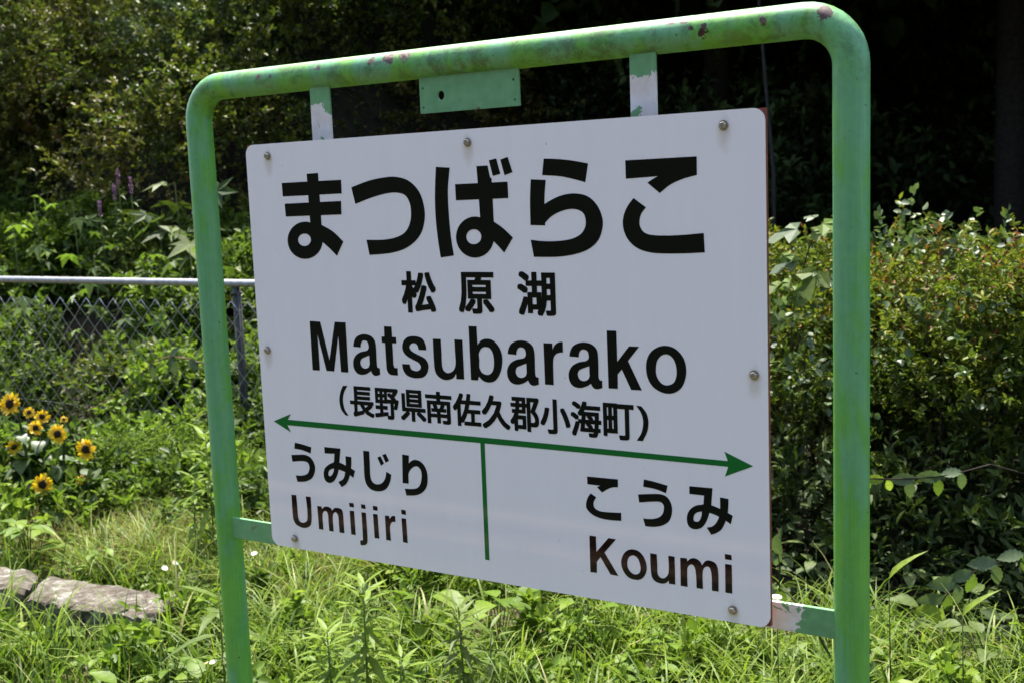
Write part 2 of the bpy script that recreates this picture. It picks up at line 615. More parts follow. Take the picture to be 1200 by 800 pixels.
BOLTS = [on_y(px, py, 0) for px, py in ((314, 183), (548, 167), (848, 147), (314, 410), (884, 439), (346, 630), (859, 714))]
M['board'] = board_mat()
M['black'] = vinyl('black_vinyl', (.003, .003, .003))
M['arrow'] = vinyl('green_vinyl', (.008, .13, .022))

sign = empty('station_sign', (0, 0, 0))
tag(sign, 'white station name board on brackets in a chipped green pipe frame', 'station sign')

# pipe frame
pts = [(PXL, PD, -.25), (PXL, PD, .3), (PXL, PD, .9), (PXL, PD, 1.4)]
RB = .078
for k in range(11):
    a = math.pi - k * math.pi / 20
    pts.append((PXL + RB + RB * math.cos(a), PD, PZT - RB + RB * math.sin(a)))
for t in (.2, .4, .6, .8):
    pts.append((PXL + RB + (PXR - PXL - 2 * RB) * t, PD, PZT))
for k in range(11):
    a = math.pi / 2 - k * math.pi / 20
    pts.append((PXR - RB + RB * math.cos(a), PD, PZT - RB + RB * math.sin(a)))
pts += [(PXR, PD, 1.4), (PXR, PD, .9), (PXR, PD, .3), (PXR, PD, -.25)]
V, F = tube(pts, PR, 40)
link('pipe_frame', mesh('pipe_frame', V, F, M['paint'], True), sign)


def fill2d(loops):
    """triangles of a 2-D polygon with holes; returns points, tris"""
    vs = [[Vector((a, b, 0)) for a, b in lp] for lp in loops]
    flat = [p for lp in loops for p in lp]
    return flat, [t for t in tessellate_polygon(vs)]


def slab(loops, y0, y1):
    """extruded plate standing in the xz plane, front at y0"""
    flat, tris = fill2d(loops)
    n = len(flat)
    V = [(a, y0, b) for a, b in flat] + [(a, y1, b) for a, b in flat]
    F = []
    for t in tris:
        a, b, c = (Vector((*flat[i], 0)) for i in t)
        if (b - a).cross(c - a).z < 0:
            t = (t[0], t[2], t[1])
        F.append(tuple(t))
        F.append(tuple(i + n for i in reversed(t)))
    s = 0
    for lp in loops:
        k = len(lp)
        for i in range(k):
            a, b = s + i, s + (i + 1) % k
            F.append((a, b, b + n, a + n))
        s += k
    return V, F


def rrect(x0, x1, z0, z1, r, n=7):
    out = []
    for cx, cz, a0 in ((x1 - r, z1 - r, 0), (x0 + r, z1 - r, 90), (x0 + r, z0 + r, 180), (x1 - r, z0 + r, 270)):
        for k in range(n):
            a = math.radians(a0 + 90 * k / (n - 1))
            out.append((cx + r * math.cos(a), cz + r * math.sin(a)))
    return out


def fixn(me):
    bm = bmesh.new()
    bm.from_mesh(me)
    bmesh.ops.recalc_face_normals(bm, faces=bm.faces)
    bm.to_mesh(me)
    bm.free()
    return me


V, F = slab([rrect(-BW / 2, BW / 2, ZB - BH / 2, ZB + BH / 2, .021)], 0, .003)
board = link('board', fixn(mesh('board', V, F, M['board'])), sign)
board['label'] = 'white enamelled name board with black lettering and a green double arrow'
V, F = box(-BW / 2 + .001, BW / 2 - .0005, .0045, .014, ZB - BH / 2 + .002, ZB + BH / 2 - .0005)
link('backing_plate', mesh('backing_plate', V, F, M['primer']), sign)


def strip(name, x0, x1, y0, y1, z0, z1, mat, label=None):
    V, F = box(x0, x1, y0, y1, z0, z1)
    o = link(name, bevel(mesh(name, V, F, mat), .0012, 1), sign)
    if label:
        o['label'] = label
    return o


a, b = on_y(364.5, 140, .045), on_y(387.5, 140, .045)
strip('hanger_strip', a[0], b[0], .045, .051, ZB + BH / 2 - .06, PZT - .024, M['flaked_hanger'])
a, b = on_y(738, 100, .045), on_y(769, 100, .045)
strip('hanger_strip', a[0], b[0], .045, .051, ZB + BH / 2 - .06, PZT - .024, M['flaked_hanger'])
a, b = on_y(300, 610, .045), on_y(300, 634, .045)
strip('side_bracket', PXL + .022, -BW / 2 + .06, .045, .052, b[2], a[2], M['flaked_green'])
a, b = on_y(940, 709, .045), on_y(940, 742, .045)
strip('side_bracket', BW / 2 - .06, PXR - .022, .045, .052, b[2], a[2], M['flaked'], 'bracket with white primer and rust showing through flaked green paint')
a, b = on_y(492, 115, .05), on_y(608, 100, .05)
z1 = PZT - .02
z0 = on_y(550, 129, .05)[2]
hc = on_y(516.5, 112, .05)
hole = [(hc[0] + .0085 * math.cos(t * math.pi / 8), hc[2] + .0095 * math.sin(t * math.pi / 8)) for t in range(16)]
holes = [hole]
for hx, hz in ((a[0] + .008, z0 + .012), (a[0] + .008, z0 + .05), (b[0] - .01, z0 + .012), (b[0] - .012, z0 + .05)):
    holes.append([(hx + .0026 * math.cos(t * math.pi / 4), hz + .0026 * math.sin(t * math.pi / 4)) for t in range(8)])
V, F = slab([[(a[0], z0), (b[0], z0), (b[0], z1), (a[0], z1)]] + holes, .05, .055)
link('mounting_plate', fixn(mesh('mounting_plate', V, F, M['flaked_green'])), sign)['label'] = 'drilled green plate welded under the top rail'

# bolts
V, F = [], []
for r0, r1, ya, yb, seg in ((.0088, .0084, -.0004, -.0022, 20),):
    V = [(r0 * math.cos(k * 2 * math.pi / seg), ya, r0 * math.sin(k * 2 * math.pi / seg)) for k in range(seg)] + [(r1 * math.cos(k * 2 * math.pi / seg), yb, r1 * math.sin(k * 2 * math.pi / seg)) for k in range(seg)]
    F = [(k, (k + 1) % seg, seg + (k + 1) % seg, seg + k) for k in range(seg)] + [tuple(range(seg, 2 * seg)), tuple(range(seg))[::-1]]
washer_me = fixn(mesh('washer', V, F, M['bolt']))
V = []
for y, r in ((-.0022, .0064), (-.0066, .0064), (-.0078, .0050)):
    V += [(r * math.cos(k * math.pi / 3), y, r * math.sin(k * math.pi / 3)) for k in range(6)]
F = [(j * 6 + k, j * 6 + (k + 1) % 6, j * 6 + 6 + (k + 1) % 6, j * 6 + 6 + k) for j in range(2) for k in range(6)] + [tuple(range(12, 18)), tuple(range(6))[::-1]]
bolt_me = fixn(mesh('bolt', V, F, M['bolt']))
for q in BOLTS:
    bo = link('bolt', bolt_me, sign, q)
    bo.rotation_euler = (0, random.uniform(0, 1), 0)
    wa = link('washer', washer_me, bo)


# ------------------------------------------------------------------ lettering, drawn stroke by stroke
def smooth_loop(pts, closed=True, step=5):
    """points (x, y) smooth or (x, y, 1) corner; Catmull-Rom between them"""
    n = len(pts)
    out = []
    for i in range(n):
        p1, p2 = pts[i], pts[(i + 1) % n]
        p0 = pts[i - 1]
        p3 = pts[(i + 2) % n]
        A, B = np.array(p1[:2], float), np.array(p2[:2], float)
        c1, c2 = len(p1) > 2, len(p2) > 2
        if c1 and c2:
            out.append(tuple(A))
            continue
        d = np.linalg.norm(B - A)
        m1 = (B - A) if c1 else (B - np.array(p0[:2], float)) / (np.linalg.norm(B - np.array(p0[:2], float)) + 1e-9) * d
        m2 = (B - A) if c2 else (np.array(p3[:2], float) - A) / (np.linalg.norm(np.array(p3[:2], float) - A) + 1e-9) * d
        for k in range(step):
            t = k / step
            h = ((2 * t ** 3 - 3 * t ** 2 + 1) * A + (t ** 3 - 2 * t ** 2 + t) * m1 + (-2 * t ** 3 + 3 * t ** 2) * B + (t ** 3 - t ** 2) * m2)
            out.append(tuple(h))
    return out


def C(*xy):
    """all-corner polygon"""
    return [(x, y, 1) for x, y in xy]


def ell(cx, cy, rx, ry, n=20):
    return [(cx + rx * math.cos(2 * math.pi * k / n), cy + ry * math.sin(2 * math.pi * k / n)) for k in range(n)]


def glyph(org, scale, pieces, mat='black', shift=(0, 0), name='character'):
    """pieces: list of loop lists in crop pixels; each loop list = outline + holes"""
    V, F = [], []
    for pi, loops in enumerate(pieces):
        ls = []
        for lp in loops:
            q = []
            for x, y in smooth_loop(lp):
                w = on_y(org[0] + x / scale, org[1] + y / scale, 0)
                q.append((w[0] + shift[0], w[2] + shift[1]))
            ls.append(q)
        flat, tris = fill2d(ls)
        b = len(V)
        yy = -.0004 - .00004 * pi
        V += [(a, yy, c) for a, c in flat]
        for t in tris:
            A, B, D = (Vector((*flat[i], 0)) for i in t)
            F.append(tuple(b + i for i in (t if (B - A).cross(D - A).z > 0 else (t[0], t[2], t[1]))))
    return link(name, mesh(name, V, F, M[mat]), board)


A4, A5, A4b = ((300, 160), 4), ((480, 170), 5), ((580, 160), 4)
glyph(*A4, [  # ma
    [C((121, 219), (399, 204), (402, 268), (126, 282))],
    [C((135, 316), (399, 303), (401, 366), (140, 376))],
    [C((238, 176), (291, 172), (300, 300), (308, 418), (312, 500), (264, 500), (252, 372))],
    [ell(231, 487, 82, 87), ell(228, 485, 30, 29)[::-1]],
    [[(306, 414, 1), (360, 445), (410, 493, 1), (380, 560, 1), (345, 524), (310, 493, 1)]]])
glyph(*A4, [  # tsu
    [[(447, 239, 1), (530, 208), (600, 193), (655, 190), (715, 208), (765, 260), (790, 340), (788, 410), (765, 470), (710, 520), (640, 545), (533, 556, 1),
      (518, 485, 1), (600, 484), (660, 472), (700, 448), (722, 405), (727, 350), (718, 305), (697, 275), (660, 264), (610, 268), (540, 288), (466, 317, 1)]]])
glyph(*A5, [  # ba
    [[(154, 129, 1), (235, 134, 1), (225, 260), (230, 400), (243, 540), (260, 648, 1), (183, 660, 1), (165, 540), (153, 420), (149, 290)]],
    [C((267, 231), (574, 216), (579, 312), (272, 325))],
    [C((392, 125), (457, 121), (472, 192), (480, 196), (487, 320), (494, 450), (495, 560), (424, 560), (415, 440), (400, 225))],
    [C((465, 91), (508, 80), (532, 170), (488, 182))], [C((532, 87), (575, 71), (603, 160), (557, 178))],
    [ell(384, 540, 111, 120), ell(377, 538, 44, 44)[::-1]],
    [[(490, 447, 1), (545, 485), (606, 543, 1), (555, 631, 1), (525, 597), (490, 560, 1)]]])
glyph(*A5, [  # ra
    [[(786, 81, 1), (860, 83), (950, 92), (1046, 109, 1), (1030, 219, 1), (960, 200), (880, 184), (777, 177, 1)]],
    [[(710, 202, 1), (798, 206, 1), (792, 280), (790, 350, 1), (795, 472, 1), (709, 470, 1), (706, 330)]],
    [[(789, 347, 1), (850, 312), (910, 291), (975, 285), (1045, 302), (1100, 355), (1130, 430), (1130, 490), (1105, 560), (1050, 610), (970, 640), (870, 655), (729, 656, 1),
      (710, 556, 1), (790, 564), (880, 562), (950, 550), (1000, 525), (1028, 485), (1032, 440), (1018, 400), (985, 380), (940, 376), (880, 392), (830, 420), (793, 458, 1)]]])
glyph(*A4b, [  # ko
    [[(611, 113, 1), (946, 94, 1), (947, 181, 1), (880, 200), (820, 228), (773, 266, 1), (715, 218, 1), (740, 200), (765, 187, 1), (614, 199, 1)]],
    [[(650, 289, 1), (708, 333, 1), (685, 365), (678, 400), (682, 425), (700, 450), (735, 462), (800, 465), (880, 462), (979, 453, 1), (984, 544, 1), (900, 548), (800, 549), (730, 544), (670, 525), (625, 485), (602, 430), (602, 380), (620, 330)]]])

# Matsubarako
B1, B2, B3, B4 = ((355, 365), 8), ((465, 365), 8), ((580, 375), 8), ((690, 375), 8)
glyph(*B1, [[C((64, 88), (162, 95), (250, 455), (298, 97), (400, 102), (427, 568), (358, 565), (332, 225), (294, 558), (222, 552), (137, 215), (160, 550), (92, 547))]])
GA = [[[(473, 328, 1), (480, 280), (505, 235), (565, 212), (630, 225), (670, 265), (684, 320), (690, 420), (695, 505), (706, 526), (721, 527, 1), (725, 588, 1), (690, 599), (660, 590), (638, 552, 1), (629, 520, 1), (622, 405, 1), (618, 345), (608, 290), (585, 272), (560, 275), (545, 300), (542, 335, 1)]],
      [[(620, 335, 1), (602, 362), (540, 378), (495, 410), (473, 465), (480, 530), (510, 575), (560, 590), (610, 575), (641, 552, 1), (630, 485, 1), (615, 520), (585, 532), (555, 518), (540, 480), (548, 445), (575, 428), (624, 408, 1)]]]
glyph(*B1, GA)
q1 = on_y(355 + 725 / 8, 365 + 588 / 8)
for q2 in (on_y(580 + 413 / 8, 375 + 600 / 8), on_y(690 + 129 / 8, 375 + 632 / 8)):
    glyph(*B1, GA, shift=(q2[0] - q1[0], q2[2] - q1[2]))
glyph(*B1, [[[(760, 138, 1), (831, 142, 1), (836, 237, 1), (873, 240, 1), (876, 297, 1), (838, 296, 1), (846, 430), (850, 500), (862, 524), (888, 527, 1), (892, 596, 1), (850, 594), (815, 585), (790, 550), (782, 480), (770, 294, 1), (740, 290, 1), (737, 234, 1), (764, 234, 1)]]])
glyph(*B2, [[[(278, 360, 1), (270, 310), (240, 255), (190, 233), (150, 230), (100, 240), (65, 275), (52, 325), (62, 375), (95, 415), (150, 448), (200, 475), (224, 505), (222, 535), (200, 553), (170, 553), (140, 540), (127, 515), (120, 492, 1), (50, 488, 1), (60, 540), (90, 590), (140, 615), (190, 622), (250, 612), (285, 575), (298, 520), (290, 475), (260, 435), (210, 408), (150, 375), (122, 345), (122, 318), (145, 297), (170, 297), (193, 315), (206, 357, 1)]]])
glyph(*B2, [[[(338, 254, 1), (412, 257, 1), (420, 400), (424, 490), (435, 540), (465, 570), (500, 570), (535, 545), (552, 490), (548, 400), (540, 260, 1), (615, 264, 1), (633, 633, 1), (560, 630, 1), (557, 580, 1), (530, 620), (480, 638), (430, 632), (385, 600), (360, 555), (350, 480)]]])
glyph(*B2, [[C((673, 136), (748, 140), (757, 312), (775, 450), (772, 600), (762, 642), (697, 639))],
            [[(752, 318, 1), (790, 270), (840, 255), (900, 268), (955, 325), (985, 400), (990, 470), (975, 560), (930, 640), (870, 662), (810, 645), (766, 600, 1)],
             [(765, 430), (775, 375), (800, 340), (835, 330), (875, 345), (903, 400), (912, 470), (905, 540), (880, 580), (845, 590), (800, 570), (775, 520)][::-1]]])
glyph(*B3, [[[(455, 213, 1), (538, 217, 1), (541, 275, 1), (560, 235), (595, 208), (635, 203, 1), (638, 302, 1), (600, 305), (565, 325), (548, 370), (548, 480), (552, 606, 1), (471, 600, 1)]]])
glyph(*B4, [[C((168, 97), (258, 101), (267, 388), (378, 243), (472, 248), (368, 380), (498, 656), (398, 650), (310, 460), (271, 505), (273, 641), (186, 637))]])
glyph(*B4, [[[(538, 460), (545, 370), (580, 300), (640, 255), (710, 238), (790, 255), (850, 300), (895, 370), (914, 460), (905, 550), (870, 630), (810, 675), (740, 687), (670, 668), (600, 620), (555, 545)],
             [(630, 450), (640, 385), (670, 340), (715, 319), (760, 330), (800, 375), (822, 450), (820, 530), (795, 585), (740, 608), (690, 595), (650, 550), (632, 500)][::-1]]])

# left neighbour
U1 = ((330, 510), 960 / 180)
glyph(*U1, [[[(83, 42, 1), (130, 54), (186, 72, 1), (182, 110, 1), (130, 90), (80, 80, 1)]],
            [[(62, 120, 1), (110, 118), (150, 120), (185, 140), (208, 185), (208, 225), (190, 265), (150, 285), (100, 287, 1), (89, 247, 1), (130, 248), (160, 238), (173, 215), (173, 185), (160, 165), (130, 158), (68, 161, 1)]]])
glyph(*U1, [[C((267, 70), (368, 80), (366, 112), (328, 112), (270, 110))],
            [[(332, 85, 1), (368, 80, 1), (362, 165, 1), (358, 210), (345, 255), (325, 285), (300, 294), (275, 280), (264, 245), (270, 205), (295, 180), (328, 165, 1)],
             [(293, 240), (300, 215), (328, 203, 1), (325, 225), (312, 248), (300, 252)][::-1]],
            [[(325, 163, 1), (362, 167), (400, 185), (459, 218, 1), (449, 262, 1), (420, 240), (380, 218), (328, 203, 1)]],
            [[(400, 127, 1), (436, 133, 1), (436, 190), (425, 255), (405, 300), (376, 320, 1), (355, 288, 1), (385, 270), (397, 235), (402, 190)]]])
glyph(*U1, [[[(510, 93, 1), (548, 97, 1), (552, 180), (556, 255), (570, 290), (600, 303), (630, 293), (648, 265), (655, 224, 1), (686, 243, 1), (678, 290), (655, 330), (620, 346), (570, 340), (535, 310), (520, 265), (515, 190)]],
            [C((599, 136), (618, 127), (641, 172), (622, 187))], [C((630, 120), (651, 112), (672, 155), (651, 168))]])
glyph(*U1, [[[(754, 117, 1), (796, 123, 1), (795, 180), (793, 240), (795, 299, 1), (757, 295, 1)]],
            [[(790, 180, 1), (810, 158), (835, 150), (870, 162), (900, 200), (913, 255), (908, 315), (885, 350), (845, 370), (782, 373, 1), (770, 330, 1), (820, 332), (850, 325), (868, 300), (876, 255), (870, 215), (850, 192), (825, 195), (800, 220), (791, 250, 1)]]])
glyph(*U1, [[[(62, 368, 1), (92, 370, 1), (98, 440), (105, 510), (115, 535), (138, 543), (158, 532), (162, 505), (160, 450), (151, 379, 1), (182, 381, 1), (186, 450), (188, 525), (180, 560), (150, 575), (115, 568), (85, 545), (72, 505)]]])
glyph(*U1, [[[(223, 438, 1), (250, 441, 1), (253, 458, 1), (270, 443), (290, 443), (310, 455), (316, 468, 1), (330, 452), (350, 450), (375, 460), (384, 485), (388, 540), (393, 608, 1), (363, 604, 1), (358, 540), (354, 500), (340, 478), (325, 485), (320, 510), (326, 598, 1), (299, 594, 1), (294, 540), (290, 490), (278, 470), (262, 475), (256, 500), (262, 586, 1), (235, 583, 1)]]])
for dot, stem in ((((422, 418), (450, 421), (453, 447), (425, 443)), ((426, 467), (453, 470), (464, 620), (436, 615))),
                  (((570, 437), (598, 441), (601, 468), (573, 464)), ((572, 487), (600, 491), (611, 643), (582, 638))),
                  (((747, 461), (775, 465), (779, 494), (750, 489)), ((750, 514), (778, 518), (789, 670), (760, 664)))):
    glyph(*U1, [[C(*dot)], [C(*stem)]])
glyph(*U1, [[C((496, 427), (523, 431), (526, 457), (499, 453))], [[(500, 477, 1), (527, 481, 1), (538, 655), (530, 678), (505, 683), (494, 680, 1), (492, 653, 1), (508, 652), (509, 640)]]])
glyph(*U1, [[[(646, 497, 1), (672, 501, 1), (675, 520, 1), (690, 502), (710, 501, 1), (712, 538, 1), (692, 538), (680, 555), (678, 580), (684, 655, 1), (655, 650, 1)]]])

# right neighbour
K1 = ((680, 550), 5)
glyph(*K1, [[[(40, 38, 1), (221, 55, 1), (221, 101, 1), (190, 102), (160, 113), (128, 132, 1), (98, 100, 1), (118, 92, 1), (42, 83, 1)]],
            [[(62, 137, 1), (94, 160, 1), (82, 180), (78, 205), (90, 228), (120, 242), (170, 248), (240, 251, 1), (241, 298, 1), (180, 294), (120, 283), (70, 260), (38, 225), (35, 195), (45, 160)]]])
glyph(*K1, [[[(373, 55, 1), (430, 68), (512, 92, 1), (503, 136, 1), (440, 112), (369, 98, 1)]],
            [[(339, 143, 1), (400, 141), (470, 142), (510, 160), (535, 205), (537, 255), (520, 300), (480, 325), (430, 333), (382, 329, 1), (369, 284, 1), (420, 287), (460, 278), (482, 258), (490, 230), (488, 205), (470, 188), (430, 185), (346, 190, 1)]]])
glyph(*K1, [[C((639, 95), (775, 107), (772, 150), (727, 150), (640, 140))],
            [[(727, 130, 1), (775, 107, 1), (768, 205, 1), (757, 250), (740, 300), (715, 335), (680, 347), (645, 338), (628, 310), (627, 265), (645, 230), (680, 208), (722, 203, 1)],
             [(664, 280), (672, 258), (690, 247), (713, 243, 1), (710, 270), (697, 298), (680, 303), (667, 297)][::-1]],
            [[(713, 201, 1), (768, 207), (820, 228), (894, 268, 1), (882, 318, 1), (850, 295), (800, 267), (755, 250), (713, 243, 1)]],
            [[(819, 160, 1), (869, 170, 1), (866, 240), (855, 290), (830, 345), (800, 368), (768, 379, 1), (742, 337, 1), (775, 330), (800, 305), (815, 270), (820, 220)]]])
glyph(*K1, [[C((54, 384), (92, 389), (95, 480), (165, 399), (210, 406), (142, 483), (224, 621), (178, 612), (119, 510), (97, 538), (98, 602), (60, 598))]])
glyph(*K1, [[[(240, 545), (250, 500), (275, 472), (308, 465), (345, 478), (375, 515), (390, 570), (380, 615), (355, 640), (325, 643), (285, 630), (255, 595)],
             [(276, 550), (283, 515), (308, 500), (335, 515), (350, 550), (354, 580), (345, 605), (322, 612), (298, 600), (282, 578)][::-1]]])
glyph(*K1, [[[(410, 487, 1), (448, 494, 1), (452, 560), (455, 610), (475, 633), (500, 630), (518, 600), (516, 502, 1), (553, 508, 1), (557, 671, 1), (520, 666, 1), (519, 648, 1), (500, 663), (475, 665), (440, 652), (420, 625), (413, 570)]]])
glyph(*K1, [[[(586, 513, 1), (625, 518, 1), (627, 535, 1), (650, 518), (680, 520), (705, 540), (714, 558, 1), (735, 533), (765, 532), (795, 550), (808, 590), (811, 712, 1), (772, 707, 1), (770, 620), (760, 575), (740, 565), (722, 580), (717, 615), (719, 697, 1), (682, 692, 1), (678, 610), (668, 565), (648, 553), (630, 570), (627, 600), (629, 685, 1), (589, 678, 1)]]])
glyph(*K1, [[C((847, 492), (886, 498), (888, 528), (849, 523))], [C((849, 550), (888, 556), (891, 724), (851, 718))]])

# brackets of the address line
glyph((390, 440), 6, [[[(72, 68, 1), (103, 70, 1), (80, 115), (72, 170), (85, 235), (112, 279, 1), (90, 277, 1), (60, 235), (47, 170), (55, 110)]]])
glyph((570, 450), 6, [[[(1053, 148, 1), (1090, 153, 1), (1125, 200), (1140, 260), (1132, 330), (1100, 398, 1), (1058, 394, 1), (1090, 340), (1103, 270), (1090, 205)]]])

# green arrow and divider
glyph((0, 0), 1, [[C((321, 493), (341, 484.5), (337.5, 491.2), (600, 515.2), (853, 539.6), (849, 528.6), (882.8, 545.7), (849.6, 557.6), (853.5, 546.3), (600, 522), (337, 497.6), (341, 506))],
                  [C((563, 518), (568, 518.5), (573.7, 655.8), (568.8, 655))]], mat='arrow', name='direction_arrow')


def kanji(ch, quad, bold):
    """a character of the built-in typeface, thickened by layered copies, fitted to its place on the board"""
    cu = bpy.data.curves.new('character', 'FONT')
    cu.body = ch
    cu.resolution_u = 3
    tmp = bpy.data.objects.new('character', cu)
    COL.objects.link(tmp)
    dg = bpy.context.evaluated_depsgraph_get()
    me = tmp.evaluated_get(dg).to_mesh()
    vs = np.array([v.co[:2] for v in me.vertices])
    fs = [tuple(p.vertices) for p in me.polygons]
    tmp.evaluated_get(dg).to_mesh_clear()
    bpy.data.objects.remove(tmp)
    bpy.data.curves.remove(cu)
    lo, hi = vs.min(0), vs.max(0)
    vs = (vs - lo) / (hi - lo)
    x0, x1, z0, z1 = quad_box(quad)
    w, h = x1 - x0, z1 - z0
    V, F = [], []
    k = 0
    for dx in (-1, 0, 1):
        for dz in (-1, 0, 1):
            b = len(V)
            yy = -.0004 - .00003 * k
            k += 1
            for a, c in vs:
                V.append((x0 + bold + a * (w - 2 * bold) + dx * bold, yy, z0 + bold * .8 + c * (h - 1.6 * bold) + dz * bold * .8))
            F += [tuple(b + i for i in f) for f in fs]
    return link('character', fixn_up(mesh('character', V, F, M['black'])), board)


def fixn_up(me):
    bm = bmesh.new()
    bm.from_mesh(me)
    for f in bm.faces:
        f.normal_update()
        if f.normal.y > 0:
            f.normal_flip()
    bm.to_mesh(me)
    bm.free()
    return me


def quad_box(q):
    (xl, yl), (xt, yt), (xr, yr), (xb, yb) = q
    return on_y(xl, yl)[0], on_y(xr, yr)[0], on_y(xb, yb)[2], on_y(xt, yt)[2]


s = 10 / 3.0
for ch, (a, b, t, bt) in zip('松原湖', ((435, 570, 60, 222), (657, 797, 63, 226), (888, 1037, 60, 235))):
    cx, cy = 340 + (a + b) / 2 / s, 300 + (t + bt) / 2 / s
    kanji(ch, ((340 + a / s, cy), (cx, 300 + t / s), (340 + b / s, cy), (cx, 300 + bt / s)), .0027)
cells = [(390 + a / 6, 390 + b / 6) for a, b in ((122, 290), (295, 465), (476, 655), (653, 838), (846, 1042), (1048, 1246))] + [(570 + a / 6, 570 + b / 6) for a, b in ((167, 372), (379, 590), (593, 808), (822, 1038))]
for ch, (a, b) in zip('長野県南佐久郡小海町', cells):
    cx = (a + b) / 2
    t = 452.5 + (cx - 424) * (472.3 - 452.5) / (725 - 424)
    bt = 488.2 + (cx - 424) * (514.8 - 488.2) / (725 - 424)
    kanji(ch, ((a, (t + bt) / 2), (cx, t), (b, (t + bt) / 2), (cx, bt)), .0020)


# ================================================================== chain-link fence
FY = 2.86
fence = empty('chain_link_fence', (-3.3, FY, 0))
tag(fence, 'galvanised chain-link fence with a round top rail behind the sunflowers', 'fence')
FO = Vector((-3.3, FY, 0))


def fpart(name, V, F, mat, smooth=True):
    return link(name, mesh(name, [Vector(v) - FO for v in V], F, mat, smooth), fence)


zr = 1.09
x_post = on_y(281, 420, FY)[0]
V, F = tube([(-9.5, FY, zr + .03), (-7, FY, zr + .012), (-4, FY, zr), (x_post, FY, zr - .002), (-1.9, FY, zr - .004)], .0215, 14)
fpart('top_rail', V, F, M['galv_rail'])
for xp in (x_post, x_post - 3.6):
    V, F = tube([(xp, FY + .012, -.2), (xp, FY + .012, .5), (xp, FY + .012, zr + .01)], .0242, 14)
    po = fpart('post', V, F, M['galv_dark'])
    # tension bar, clamps and ties beside the post
    V, F = tube([(xp + .045, FY - .012, .02), (xp + .043, FY - .012, 1.04)], .008, 8)
    link('tension_bar', mesh('tension_bar', [Vector(v) - FO for v in V], F, M['galv_dark'], True), po)
    for zc in (.42, 1.03):
        V, F = [], []
        ring = [(xp + .031 * math.cos(a), FY + .012 + .031 * math.sin(a), zc) for a in np.linspace(0, 2 * math.pi, 15)]
        tube(ring, .006, 6, V, F)
        tube([(xp + .028, FY, zc), (xp + .055, FY - .012, zc)], .007, 6, V, F)
        link('clamp', mesh('clamp', [Vector(v) - FO for v in V], F, M['galv_dark'], True), po)
    V, F = tube([(xp + .004 + .026 * math.cos(a), FY + .001 * math.cos(2 * a), zr + .026 * math.sin(a)) for a in np.linspace(0, 2 * math.pi, 13)], .0022, 5)
PITCH = .0625
zz = np.arange(.05, zr - .06, PITCH)
wp = []
for i, z in enumerate(zz):
    wp.append((0 if i % 2 == 0 else PITCH, -.026 + (.0025 if i % 2 else -.0025), z))
V, F = tube(wp, .0026, 5)
w0 = mesh('wire', V, F, M['galv'], True)
wp2 = [((PITCH if i % 2 == 0 else 0) - PITCH, p[1], p[2]) for i, p in enumerate(wp)]
k = 0
x = -7.6
while x < -1.95:
    o = link('wire', w0, fence, (x - FO.x, 0, 0))
    if k % 2:
        o.scale = (-1, 1, 1)
        o.location.x += PITCH
    x += PITCH
    k += 1
lw = [on_y(px, py, FY - .03) for px, py in ((-40, 462), (40, 468), (95, 475), (170, 480), (240, 487), (300, 492))]
V, F = tube(lw + [lw[-1] + np.array([.9, 0, .0])], .0026, 6)
fpart('line_wire', V, F, M['galv_dark'])


# ================================================================== woody plants
def ellipsoid_twigs(n, c, r, inner=.5, low=-.3, lump=.16, up=.35, clump=0):
    if clump:                                   # shoots in tufts with gaps between them
        B, D = ellipsoid_twigs(max(n // clump, 4), c, r, inner, low, lump, up)
        k = len(B)
        B, D = np.repeat(B, clump, 0), np.repeat(D, clump, 0)
        s = float(np.mean(r)) * .085
        return B + RNG.normal(size=B.shape) * s, nrm(D + RNG.normal(size=D.shape) * .35)
    d = nrm(RNG.normal(size=(n * 3, 3)))
    d = d[d[:, 2] > low][:n]
    ph = RNG.uniform(0, 6.28, (4, 3))
    fr = RNG.uniform(3, 7, (4, 3))
    l = 1 + lump * np.sum([np.sin((d * fr[i] + ph[i]).sum(1)) for i in range(4)], 0) / 1.6
    rad = RNG.uniform(inner, 1, len(d)) ** .6 * l
    B = np.array(c) + d * rad[:, None] * np.array(r)
    D = nrm(d + RNG.normal(size=d.shape) * .45 + np.array([0, 0, up]))
    return B, D


def bush(name, label, cat, group, base, c, r, n, nl, tl, ll, lw, mat, stems=5, bark='bark', stem_r=.012, parent_label=None, inner=.5, low=-.3, up=.35, droop=.25, foot=.12, tilt=.45, lump=.16, tz=.10, clump=0):
    o = empty(name, base)
    b = np.array(base, float)
    B, D = ellipsoid_twigs(n, c, r, inner, low, lump, up, clump)
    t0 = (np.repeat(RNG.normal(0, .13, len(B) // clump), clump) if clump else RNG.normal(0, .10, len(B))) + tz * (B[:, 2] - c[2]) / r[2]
    V, F, T = twig_leaves(B, D, RNG.uniform(.6, 1.3, len(B)) * tl, nl, ll, lw, droop, tilt=tilt, tint0=t0)
    link('foliage', bigmesh('foliage', V - b, F, M[mat], T), o)
    V, F = [], []
    for k in range(stems):
        a = RNG.uniform(0, 6.28)
        e = np.array(c) + np.array([math.cos(a) * r[0], math.sin(a) * r[1], r[2] * RNG.uniform(-.1, .5)]) * RNG.uniform(.3, .75)
        s = b + np.array([math.cos(a) * foot, math.sin(a) * foot, -.03])
        mid = (s + e) / 2 + RNG.normal(size=3) * .08 * np.linalg.norm(e - s)
        tube([s, (s * .5 + mid * .5) + RNG.normal(size=3) * .02, mid, (mid + e) / 2 + RNG.normal(size=3) * .03, e], [stem_r, stem_r * .85, stem_r * .65, stem_r * .45, stem_r * .25], 6, V, F)
    link('stems', mesh('stems', [np.array(v) - b for v in V], F, M[bark], True), o)
    tag(o, label, cat, group)
    return o


